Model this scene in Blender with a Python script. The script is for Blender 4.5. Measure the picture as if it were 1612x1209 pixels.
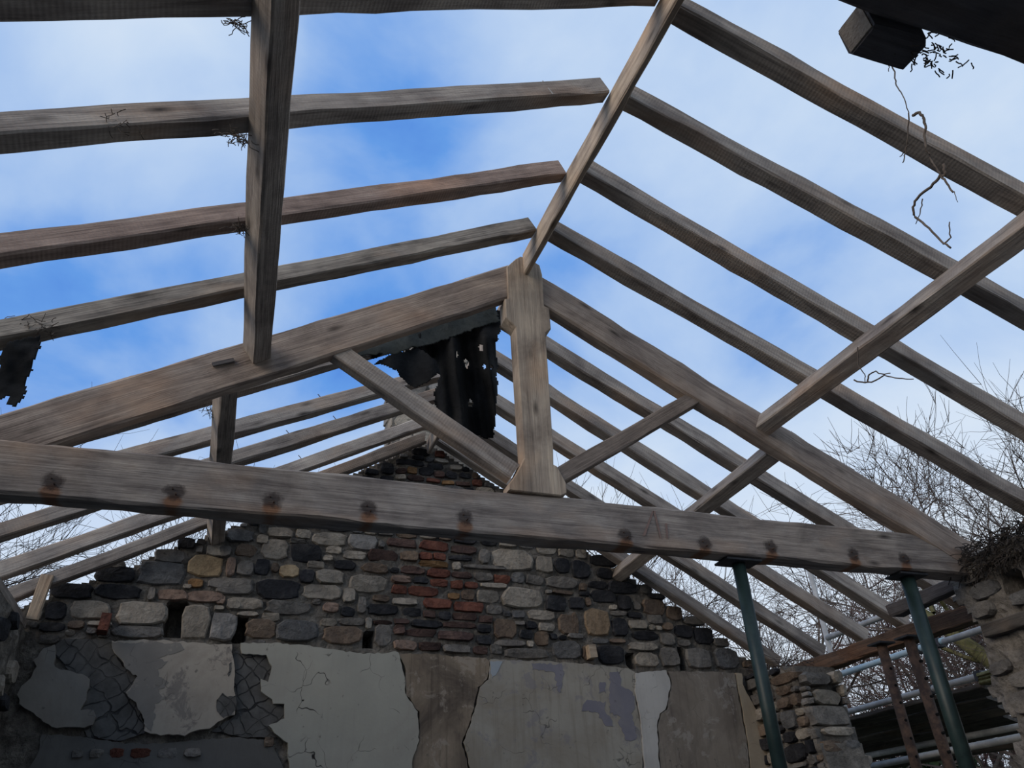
import bpy, bmesh, math, random
from mathutils import Vector, Matrix, noise as mnoise
random.seed(11)
for o in list(bpy.data.objects): bpy.data.objects.remove(o)
scene = bpy.context.scene
C = scene.collection
EYE = 1.6                                   # the photographer's eye above the floor
PI = math.pi

# ---------------------------------------------------------------- camera
cam = bpy.data.cameras.new('camera'); cam.sensor_width = 36; cam.lens = 1229.4 * 36 / 1612
cam.clip_end = 300
camo = bpy.data.objects.new('camera', cam); C.objects.link(camo)
R_ = Vector((0.942794, -0.330416, -0.044324)); U_ = Vector((-0.139554, -0.511901, 0.847633)); F_ = Vector((0.302761, 0.792958, 0.528728))
camo.matrix_world = Matrix(((R_.x, U_.x, -F_.x, 0), (R_.y, U_.y, -F_.y, 0), (R_.z, U_.z, -F_.z, EYE), (0, 0, 0, 1)))
scene.camera = camo

# ---------------------------------------------------------------- sky, sun, exposure
scene.view_settings.view_transform = 'Standard'; scene.view_settings.look = 'None'
scene.view_settings.gamma = 1; scene.view_settings.use_curve_mapping = False
scene.view_settings.exposure = 0.0
world = bpy.data.worlds.new('sky'); scene.world = world; world.use_nodes = True
wn = world.node_tree; wn.nodes.clear()
def nd(t, typ, **kw):
    n = t.nodes.new(typ)
    for k, v in kw.items():
        if k.startswith('i_'): n.inputs[int(k[2:])].default_value = v
        else: setattr(n, k, v)
    return n
def ln(t, a, b): t.links.new(a, b)
def mth(t, op, a, b=None, c=None, clamp=False):
    n = t.nodes.new('ShaderNodeMath'); n.operation = op; n.use_clamp = clamp
    for i, v in enumerate((a, b, c)):
        if v is None: continue
        if isinstance(v, (int, float)): n.inputs[i].default_value = v
        else: t.links.new(v, n.inputs[i])
    return n.outputs[0]
def ramp(t, fac, stops, interp='LINEAR'):
    n = t.nodes.new('ShaderNodeValToRGB'); e = n.color_ramp; e.interpolation = interp
    while len(e.elements) < len(stops): e.elements.new(0.5)
    for el, (p, c) in zip(e.elements, stops):
        el.position = p; el.color = (*c, 1) if len(c) == 3 else c
    t.links.new(fac, n.inputs[0]); return n.outputs[0]
def mix(t, fac, a, b, mode='MIX'):
    n = t.nodes.new('ShaderNodeMix'); n.data_type = 'RGBA'; n.blend_type = mode
    if isinstance(fac, (int, float)): n.inputs[0].default_value = fac
    else: t.links.new(fac, n.inputs[0])
    for i, v in ((6, a), (7, b)):
        if isinstance(v, (tuple, list)): n.inputs[i].default_value = (*v[:3], 1)
        else: t.links.new(v, n.inputs[i])
    return n.outputs[2]
tc = nd(wn, 'ShaderNodeTexCoord')
sep = nd(wn, 'ShaderNodeSeparateXYZ'); ln(wn, tc.outputs['Generated'], sep.inputs[0])
dz = mth(wn, 'MAXIMUM', sep.outputs[2], 0.0)
den = mth(wn, 'ADD', dz, 0.35)
cx = mth(wn, 'DIVIDE', sep.outputs[0], den); cy = mth(wn, 'DIVIDE', sep.outputs[1], den)
cmb = nd(wn, 'ShaderNodeCombineXYZ'); ln(wn, cx, cmb.inputs[0]); ln(wn, cy, cmb.inputs[1])
mp = nd(wn, 'ShaderNodeMapping'); mp.inputs['Location'].default_value = (3.1, 1.7, 0); ln(wn, cmb.outputs[0], mp.inputs[0])
nz1 = nd(wn, 'ShaderNodeTexNoise'); nz1.inputs['Scale'].default_value = 2.6; nz1.inputs['Detail'].default_value = 7; nz1.inputs['Roughness'].default_value = .52; nz1.inputs['Distortion'].default_value = .25
ln(wn, mp.outputs[0], nz1.inputs['Vector'])
nz2 = nd(wn, 'ShaderNodeTexNoise'); nz2.inputs['Scale'].default_value = 1.1; nz2.inputs['Detail'].default_value = 3
ln(wn, mp.outputs[0], nz2.inputs['Vector'])
dens = mth(wn, 'ADD', mth(wn, 'MULTIPLY', nz1.outputs[0], .75), mth(wn, 'MULTIPLY', nz2.outputs[0], .55))
dens = mth(wn, 'ADD', dens, mth(wn, 'MULTIPLY', sep.outputs[0], .13))           # the cloud sheet is closed towards the right
dens = mth(wn, 'ADD', dens, mth(wn, 'MULTIPLY', mth(wn, 'SUBTRACT', .45, dz, clamp=True), .28))
nrm = nd(wn, 'ShaderNodeVectorMath', operation='NORMALIZE'); ln(wn, tc.outputs['Generated'], nrm.inputs[0])
for (vx, vy, vz), lim, amt in (((-.30, .74, .60), .955, -.24), ((.03, .62, .785), .975, -.13), ((.02, .83, .55), .985, -.12), ((-.26, .60, .755), .965, .22), ((.30, .55, .78), .96, .05), ((-.05, .78, .62), .985, .06)):
    dt = nd(wn, 'ShaderNodeVectorMath', operation='DOT_PRODUCT'); ln(wn, nrm.outputs[0], dt.inputs[0]); dt.inputs[1].default_value = Vector((vx, vy, vz)).normalized()
    q = mth(wn, 'DIVIDE', mth(wn, 'SUBTRACT', dt.outputs['Value'], lim), 1 - lim, clamp=True)      # gaps and banks in the cloud sheet
    dens = mth(wn, 'ADD', dens, mth(wn, 'MULTIPLY', q, amt))
skyc = ramp(wn, mth(wn, 'MULTIPLY', mth(wn, 'SUBTRACT', dens, .375), 1.75, clamp=True),
            [(0.0, (.06, .20, .68)), (.20, (.13, .33, .78)), (.42, (.36, .53, .84)), (.68, (.54, .68, .89)), (1.0, (.73, .82, .92))])
hor = ramp(wn, dz, [(0.0, (1, 1, 1)), (.30, (.8, .8, .8)), (.48, (0, 0, 0))])
skyc = mix(wn, mth(wn, 'MULTIPLY', hor, .75), skyc, (.80, .87, .95))
bg = nd(wn, 'ShaderNodeBackground'); ln(wn, skyc, bg.inputs[0]); bg.inputs[1].default_value = 1.0
wo = nd(wn, 'ShaderNodeOutputWorld'); ln(wn, bg.outputs[0], wo.inputs[0])
sun = bpy.data.lights.new('sun', 'SUN'); sun.energy = 1.7; sun.angle = math.radians(40); sun.color = (1, .86, .70)
suno = bpy.data.objects.new('sun', sun); C.objects.link(suno)
suno.rotation_euler = Vector((.86, .32, -.42)).to_track_quat('-Z', 'Y').to_euler()   # thinly veiled sun behind the photographer's left shoulder

# ---------------------------------------------------------------- data (metres or millimetres)
STONES=[(-1329,3561,-1035,3683,"D"),(-1015,3575,-675,3694,"D"),(-1051,3709,-757,3846,"D"),(-959,3827,-834,3882,"G"),(-730,3702,-375,3907,"M"),(-640,3899,-396,4011,"G"),(-365,3802,-87,3987,"T"),(-65,3820,14,3986,"P"),(-249,3980,-48,4086,"L"),(-190,3703,73,3799,"G"),(-563,3591,-328,3679,"P"),(-342,3585,-40,3684,"P"),(-1165,3412,-874,3556,"L"),(-823,3382,-458,3571,"L"),(-1328,3387,-1178,3538,"D"),(-1149,3330,-1031,3398,"K"),(-829,3282,-451,3379,"G"),(-342,3282,-120,3564,"L"),(-113,3285,89,3516,"A"),(-14,3540,98,3634,"L"),(-327,4001,-269,4069,"G"),(-482,4032,-339,4127,"D"),(-1340,3304,-1159,3375,"D"),(-1318,3210,-1179,3280,"G"),(-1009,3296,-933,3350,"G"),(-378,3690,-308,3734,"L"),(-628,3583,-573,3690,"G"),(-96,4124,130,4244,"M"),(229,4191,458,4286,"L"),(477,4196,615,4286,"L"),(625,4151,928,4275,"L"),(945,4133,1212,4276,"A"),(151,4121,253,4203,"L"),(-16,3998,169,4105,"K"),(200,3989,425,4174,"L"),(452,3986,715,4150,"D"),(430,4144,577,4189,"G"),(753,4077,893,4149,"L"),(902,4038,1121,4122,"L"),(-163,3979,-40,4085,"G"),(25,3828,158,3963,"G"),(166,3848,292,3985,"D"),(306,3876,367,3961,"K"),(373,3835,537,3957,"T"),(546,3800,676,3922,"D"),(682,3802,930,3936,"L"),(601,3938,748,3998,"L"),(830,3939,1025,4027,"D"),(1078,3929,1326,4018,"K"),(981,3744,1319,3907,"L"),(-117,3662,174,3809,"G"),(198,3640,569,3815,"D"),(583,3660,916,3796,"L"),(926,3651,1042,3788,"L"),(-103,3581,-32,3655,"P"),(-17,3540,269,3644,"L"),(293,3516,668,3637,"G"),(672,3617,745,3663,"G"),(768,3554,908,3642,"P"),(925,3529,1046,3612,"D"),(72,3488,251,3532,"L"),(270,3455,422,3525,"L"),(158,3311,410,3471,"K"),(405,3302,749,3480,"M"),(757,3435,896,3506,"L"),(911,3450,1131,3521,"G"),(784,3290,1118,3445,"K"),(1225,3288,1380,3471,"G"),(1062,3558,1142,3716,"G"),(1192,3670,1345,3734,"K"),(1154,3556,1436,3656,"D"),(1428,4064,1603,4161,"K"),(1349,3852,1546,3924,"P"),(2181,4086,2298,4235,"G"),(2316,4039,2738,4262,"L"),(2766,4048,2946,4212,"L"),(2958,4054,3128,4207,"D"),(3143,4009,3278,4193,"D"),(1878,4100,2112,4154,"D"),(2020,4035,2472,4076,"G"),(2134,3919,2322,4000,"G"),(2504,3923,2635,4029,"M"),(2651,3915,2835,4010,"G"),(2853,3896,3190,4015,"G"),(1354,3851,1540,3923,"P"),(1551,3857,1699,3924,"D"),(2189,3858,2456,3910,"L"),(2009,3732,2132,3827,"K"),(2149,3714,2377,3838,"L"),(2404,3687,2817,3881,"L"),(2838,3668,3066,3830,"D"),(3086,3708,3244,3825,"D"),(1362,3653,1595,3723,"L"),(2243,3611,2398,3700,"G"),(2488,3588,2628,3666,"M"),(2646,3582,2931,3678,"L"),(1461,3556,1633,3630,"D"),(1783,3537,1914,3618,"D"),(1545,3463,1829,3536,"D"),(2154,3441,2294,3522,"D"),(2306,3401,2538,3580,"K"),(2521,3524,2618,3568,"G"),(2626,3495,2742,3573,"D"),(2751,3479,2924,3562,"L"),(2952,3467,3167,3653,"K"),(2700,3340,2847,3482,"K"),(2554,3401,2698,3489,"D"),(2146,3335,2291,3425,"D"),(1393,3266,1603,3352,"P"),(1832,3255,2097,3332,"G"),(2269,3257,2391,3346,"G"),(2402,3228,2842,3318,"G"),(2308,3327,2615,3391,"G"),(2870,3236,3167,3399,"M"),(3045,3426,3211,3476,"G"),(3145,4010,3345,4195,"D"),(3362,4155,3650,4269,"D"),(3416,4026,3593,4137,"D"),(3307,3918,3507,3990,"D"),(3512,3884,3839,4006,"D"),(3323,3784,3590,3910,"D"),(3765,3728,3847,3824,"G"),(3603,3722,3758,3878,"D"),(3877,3689,4126,3846,"K"),(3874,3899,4014,3998,"G"),(3950,3853,4146,3909,"D"),(4138,3650,4321,3795,"K"),(3230,3456,3496,3726,"H"),(3095,3469,3165,3673,"K"),(3518,3465,3690,3649,"D"),(3699,3543,3901,3637,"L"),(3726,3438,4008,3530,"D"),(3914,3601,4079,3696,"G"),(4072,3545,4183,3628,"K"),(4024,3400,4189,3527,"G"),(4207,3480,4403,3610,"D"),(4408,3428,4628,3594,"D"),(4328,3609,4570,3706,"G"),(4215,3399,4353,3463,"G"),(3180,3231,3325,3373,"K"),(3336,3204,3611,3380,"D"),(3658,3341,3990,3420,"L"),(3721,3191,3972,3330,"L"),(3997,3199,4200,3386,"G"),(4282,3191,4567,3391,"G"),(4604,3194,4889,3403,"M"),(4622,3415,4809,3498,"G"),(3475,3401,3645,3446,"K"),(1356,5038,1638,5096,"D"),(1672,5020,1835,5086,"D"),(1589,4947,1732,5032,"D"),(1859,4942,1979,5014,"D"),(1208,4911,1340,5039,"D"),(1064,4893,1194,4956,"D"),(1996,4958,2124,5024,"D"),(2410,4570,2580,4660,"G"),(2200,4270,2380,4360,"D"),(1630,4410,1840,4500,"K"),(1020,4360,1210,4450,"L"),(1980,4480,2190,4590,"L"),(1380,4410,1560,4520,"L"),(1980,4660,2170,4750,"G"),(2780,4230,3000,4330,"L"),(1820,4760,2050,4860,"M"),(1390,4530,1600,4630,"D"),(1080,4580,1280,4690,"G"),(2170,4780,2360,4880,"L"),(2880,4370,3070,4480,"M"),(1850,4370,2050,4460,"G"),(2450,4380,2630,4470,"L"),(1010,4790,1180,4880,"D"),(1190,4730,1360,4830,"G"),(1700,4510,1890,4610,"M"),(2590,4270,2770,4370,"G"),(1600,4290,1780,4390,"L"),(390,4300,570,4400,"L"),(740,4290,970,4380,"D"),(870,4470,1090,4560,"L"),(2180,4600,2350,4700,"K"),(720,4600,900,4690,"L"),(1940,4270,2170,4360,"D"),(1540,4650,1770,4750,"D"),(1370,4280,1590,4380,"K"),(2390,4270,2580,4360,"L"),(1790,4650,1970,4750,"D"),(540,4520,710,4610,"D"),(2640,4380,2850,4490,"G"),(2210,4380,2440,4490,"D"),(520,4410,690,4510,"G"),(1450,4760,1640,4860,"L"),(2420,4710,2590,4810,"D"),(3010,4220,3190,4310,"L"),(1900,5040,2030,5100,"L"),(3700,3650,3860,3710,"D"),(1190,4490,1340,4560,"G"),(2200,4710,2380,4770,"K"),(1510,5160,1690,5230,"D"),(1370,4640,1520,4740,"D"),(370,4440,510,4510,"M"),(910,4610,1040,4720,"L"),(700,4390,860,4480,"K"),(1220,4360,1360,4420,"L"),(2660,4590,2860,4650,"G"),(160,4320,330,4390,"D"),(1080,4290,1200,4350,"L"),(3080,4320,3200,4410,"M"),(2450,4480,2630,4560,"D"),(850,4730,1000,4800,"G"),(2070,4370,2200,4470,"K"),(720,4490,860,4590,"L"),(2760,4500,2880,4580,"K"),(580,4310,730,4380,"G"),(3610,4020,3740,4080,"L"),(4920,3220,5060,3280,"K"),(3200,4220,3320,4310,"L"),(1210,4290,1360,4350,"G"),(-250,4100,-110,4160,"G"),(870,4390,1010,4460,"L"),(2270,4500,2440,4560,"K"),(1050,4700,1180,4780,"G"),(1790,4290,1930,4360,"K"),(2600,4660,2740,4720,"L"),(1350,4870,1460,4930,"L"),(2640,4500,2750,4580,"L"),(2060,4760,2160,4860,"D"),(3200,3890,3290,3960,"K"),(-920,3270,-840,3350,"G"),(1340,3940,1420,3990,"D"),(1740,5100,1890,5150,"L"),(3510,3660,3690,3710,"G"),(1980,4600,2170,4650,"L"),(1100,4520,1180,4570,"L"),(2370,4820,2490,4870,"G"),(1210,4840,1340,4900,"D"),(2860,3410,2940,3470,"D"),(70,4280,150,4340,"D"),(1610,4540,1690,4640,"L"),(3510,3720,3590,3770,"L"),(2890,4490,3010,4560,"D"),(1100,4460,1180,4510,"L"),(1650,4780,1810,4830,"G"),(1650,5100,1730,5150,"M"),(730,4010,820,4060,"L"),(1220,4430,1370,4480,"M"),(3280,3390,3460,3440,"M"),(2260,4890,2360,4940,"M"),(1390,5110,1470,5160,"G"),(1920,4010,2010,4090,"L"),(3200,3840,3310,3880,"D"),(-1400,3390,-1340,3460,"L"),(2850,3840,2910,3880,"G"),(1370,4750,1430,4850,"G"),(3990,3540,4060,3590,"L"),(-330,4080,-260,4120,"G"),(1570,4400,1620,4440,"D"),(2040,5040,2110,5080,"D"),(2920,3840,3150,3880,"K"),(780,4700,840,4750,"G"),(-1150,3280,-1080,3320,"L"),(1220,4170,1280,4240,"G"),(3260,3740,3310,3830,"K"),(2950,3410,3030,3450,"D"),(2200,4530,2260,4590,"G"),(160,4220,220,4310,"M"),(-1400,3470,-1340,3530,"L"),(1900,4470,1970,4530,"K"),(1510,5110,1640,5150,"D"),(2590,4590,2650,4650,"G"),(930,4810,1000,4860,"L"),(-110,3530,-30,3570,"L"),(1140,3430,1200,3530,"L"),(-1020,3360,-840,3400,"L"),(0,4260,60,4300,"G"),(270,4400,360,4450,"L"),(2410,3600,2480,3650,"M"),(1300,4610,1350,4720,"L"),(1900,4540,1970,4640,"L"),(2630,3330,2690,3390,"L"),(980,4290,1070,4350,"M"),(3010,4320,3070,4360,"G"),(220,3260,330,3300,"M"),(460,4520,530,4560,"L"),(1570,4450,1620,4520,"D"),(3910,3540,3980,3590,"L"),(2140,4970,2200,5030,"K"),(-1400,3330,-1350,3370,"G")]
BRICKS=[(-343,3705,-225,3780,"O"),(1296,4191,1584,4272,"B"),(1134,4046,1409,4148,"B"),(1444,3945,1606,4018,"B"),(1358,3753,1502,3835,"R"),(1393,3393,1490,3481,"B"),(1209,3472,1375,3508,"B"),(1605,4178,1895,4278,"R"),(1915,4169,2164,4258,"B"),(1605,4086,1733,4161,"R"),(1743,4093,1867,4166,"R"),(1608,4021,1888,4076,"O"),(1433,3940,1667,4011,"B"),(1686,3927,1908,4009,"R"),(1920,3935,2110,3996,"B"),(2326,3906,2492,3988,"R"),(1716,3838,1878,3911,"R"),(1907,3831,2024,3910,"R"),(2040,3840,2177,3908,"R"),(1509,3743,1792,3836,"R"),(1883,3730,1993,3791,"O"),(1650,3636,1918,3734,"R"),(1932,3622,2224,3716,"R"),(1650,3552,1768,3622,"B"),(1925,3546,2156,3613,"B"),(2168,3532,2303,3598,"B"),(1390,3485,1532,3537,"B"),(1843,3476,2141,3529,"B"),(1387,3397,1490,3480,"B"),(1496,3383,1771,3451,"B"),(1786,3364,2132,3448,"B"),(1616,3268,1819,3340,"B"),(2109,3251,2252,3324,"B"),(1469,4945,1573,5023,"O"),(1736,4941,1849,5007,"B"),(1661,4880,1809,4925,"R"),(1820,4869,1946,4921,"O"),(1956,4872,2115,4918,"B"),(2133,4889,2242,4962,"R"),(1357,4938,1460,4990,"B"),(1472,4874,1643,4932,"B"),(1747,5165,1849,5233,"R")]
RW_STONES=[(6093,2957,6500,3043,"K"),(6702,3099,6932,3138,"D"),(6673,2994,6919,3095,"G"),(6237,2569,6437,2736,"M"),(6270,2753,6450,2847,"K"),(6215,2311,6535,2456,"D"),(6238,2260,6479,2305,"G"),(6310,2470,6480,2560,"D"),(6370,1710,6540,1810,"D"),(6100,1700,6320,1800,"D"),(6640,2450,6860,2560,"D"),(6490,2170,6700,2280,"G"),(6450,2650,6660,2740,"G"),(6670,1700,6860,1810,"K"),(6510,2850,6680,2960,"G"),(6160,1830,6360,1920,"G"),(6650,2040,6860,2150,"K"),(6190,1930,6360,2040,"D"),(6640,1820,6860,1910,"K"),(6650,1920,6860,2030,"G"),(6670,2570,6840,2680,"K"),(6440,2030,6640,2140,"D"),(6370,1920,6550,2020,"K"),(6690,2850,6860,2950,"G"),(6670,2710,6860,2820,"L"),(6550,2330,6770,2440,"L"),(6100,2050,6280,2150,"D"),(6290,2150,6480,2250,"K"),(6460,2750,6660,2840,"L"),(6370,1820,6540,1910,"G"),(6100,2470,6300,2560,"L"),(6100,2160,6280,2250,"D"),(6470,2570,6660,2640,"D"),(6720,2160,6860,2260,"D"),(6290,2050,6430,2140,"L"),(6140,2750,6260,2850,"K"),(6100,2570,6220,2650,"K"),(6510,3000,6660,3060,"L"),(6490,2490,6630,2560,"L"),(6240,2860,6440,2940,"K"),(6510,3070,6660,3130,"G"),(6380,3060,6500,3120,"D"),(6130,2860,6230,2910,"G"),(6100,2260,6200,2340,"G"),(6710,2270,6860,2320,"G"),(6110,2660,6220,2720,"L"),(6560,1920,6640,2020,"G"),(6100,1930,6180,1990,"D"),(6780,2330,6860,2420,"D"),(6550,1700,6660,1770,"K"),(6550,1820,6630,1870,"K"),(6100,2350,6200,2460,"D"),(3380,2350,3560,2440,"G"),(3890,2310,4060,2450,"G"),(3520,3240,3740,3370,"G"),(3300,2230,3480,2340,"K"),(3880,3180,4130,3300,"G"),(3300,2100,3550,2190,"G"),(3490,2200,3660,2320,"G"),(3940,1990,4120,2110,"G"),(3840,3060,4080,3170,"M"),(3960,2570,4140,2660,"G"),(3300,2480,3540,2610,"G"),(3470,1900,3710,2010,"K"),(3670,2240,3880,2370,"K"),(3310,3220,3510,3310,"G"),(3670,2100,3890,2230,"K"),(3410,2790,3610,2920,"G"),(3360,2930,3550,3050,"K"),(3580,2380,3760,2520,"M"),(3570,2530,3780,2650,"G"),(3600,2940,3790,3030,"M"),(3720,1930,3930,2020,"K"),(3930,2940,4120,3050,"G"),(3350,2620,3560,2730,"K"),(3310,3110,3490,3210,"M"),(3790,2460,4010,2560,"G"),(3900,2190,4070,2300,"G")]
LW_STONES=[(4830,2070,5020,2210,"G"),(6290,2150,6500,2290,"D"),(4600,2250,4810,2370,"G"),(5500,2310,5700,2430,"G"),(5900,1840,6110,1940,"K"),(4600,1980,4820,2090,"D"),(4900,2610,5140,2730,"G"),(6080,2830,6250,2960,"G"),(5100,1900,5290,2050,"D"),(5580,3080,5800,3220,"L"),(6400,2770,6570,2900,"L"),(5420,2850,5620,2990,"L"),(4600,2490,4860,2640,"D"),(6020,2040,6280,2190,"K"),(6640,1640,6840,1790,"L"),(4600,2110,4820,2240,"L"),(5880,3020,6120,3170,"D"),(6220,3180,6410,3290,"D"),(6100,2330,6340,2480,"L"),(5810,1660,6010,1760,"G"),(4900,3140,5160,3290,"L"),(5700,2830,5980,2930,"L"),(4920,2920,5150,3010,"G"),(4940,2740,5130,2870,"D"),(6340,1600,6630,1750,"D"),(5300,1870,5580,1990,"L"),(5710,2210,5990,2300,"D"),(4600,1600,4830,1750,"G"),(6210,1800,6420,1900,"D"),(6370,2010,6560,2140,"G"),(5390,2440,5660,2560,"D"),(5280,1620,5470,1760,"L"),(6570,2170,6840,2280,"D"),(4600,2840,4800,2960,"L"),(6040,1670,6330,1790,"D"),(5490,1740,5700,1860,"G"),(4830,1920,5050,2030,"D"),(4600,2660,4820,2790,"D"),(4660,2380,4930,2480,"L"),(6480,1830,6760,1960,"D"),(6120,1930,6360,2020,"K"),(5710,1770,5890,1900,"G"),(5170,3100,5380,3240,"D"),(6590,2900,6840,3050,"L"),(5680,2450,5900,2590,"D"),(4920,3020,5140,3130,"D"),(5480,2170,5700,2270,"D"),(6580,2720,6800,2820,"D"),(5190,2890,5410,2990,"D"),(5390,3090,5570,3210,"D"),(5150,2670,5350,2820,"K"),(4600,2980,4830,3120,"K"),(5710,2310,5960,2440,"K"),(6000,2210,6260,2320,"G"),(6390,2570,6560,2670,"D"),(4980,1690,5210,1800,"K"),(5670,1910,5890,2050,"G"),(5070,2360,5250,2450,"G"),(4870,2490,5050,2580,"D"),(5130,2070,5370,2160,"G")]
RW_END=[(4955,2898,5266,3014,"G"),(5021,2731,5338,2863,"L"),(4955,2556,5371,2731,"G"),(5019,2476,5377,2553,"L"),(5218,2343,5397,2441,"M"),(4984,2344,5212,2445,"K"),(5027,2227,5500,2334,"L"),(5150,2110,5380,2210,"L"),(5100,1970,5310,2070,"D"),(5170,1790,5400,1900,"L"),(4950,1600,5180,1710,"K"),(4950,2090,5140,2200,"D"),(4980,1730,5160,1840,"K"),(4970,1850,5160,1940,"K"),(5190,1620,5400,1710,"D"),(5210,1720,5370,1780,"G"),(4950,1980,5090,2060,"A"),(5280,2920,5400,3030,"L"),(5320,1990,5400,2100,"L"),(5170,1910,5380,1960,"L"),(4950,2210,5010,2270,"G"),(4950,2800,5010,2840,"A"),(4950,2460,5010,2540,"G"),(4950,2280,5010,2330,"K"),(5350,2810,5400,2910,"L"),(4950,2740,5010,2790,"A"),(5350,2740,5400,2800,"G"),(4950,2850,5010,2890,"G")]
GABLE=[(-1.4, 1.5), (-1.4, 3.53), (-0.335, 4.11), (0.4, 4.52), (0.8, 4.76), (1.1, 4.98), (1.5, 5.22), (1.68, 5.3), (2.1, 5.08), (2.5, 4.86), (3.0, 4.56), (3.43, 4.22), (3.84, 4.03), (4.35, 3.66), (4.74, 3.4), (5.2, 3.22), (5.2, 1.5)]
POCKETS=[(-0.46, 3.31, -0.314, 3.583), (0.07, 3.285, 0.175, 3.48), (1.126, 3.283, 1.221, 3.42), (3.638, 3.187, 3.706, 3.32), (4.215, 3.191, 4.26, 3.375)]
RIGHT_OUTLINE=[(6.86, 0.0), (6.86, 3.14), (6.4, 3.12), (6.15, 3.07), (6.12, 2.75), (6.08, 2.5), (6.0, 2.25), (5.9, 2.12), (5.75, 1.6), (5.3, 1.1), (4.5, 1.05), (4.32, 1.6), (4.27, 2.03), (4.07, 2.27), (4.22, 2.49), (4.15, 2.6), (4.11, 2.91), (4.23, 3.14), (4.2, 3.36), (3.2, 3.38), (-2.4, 3.4), (-2.4, 0)]
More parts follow.
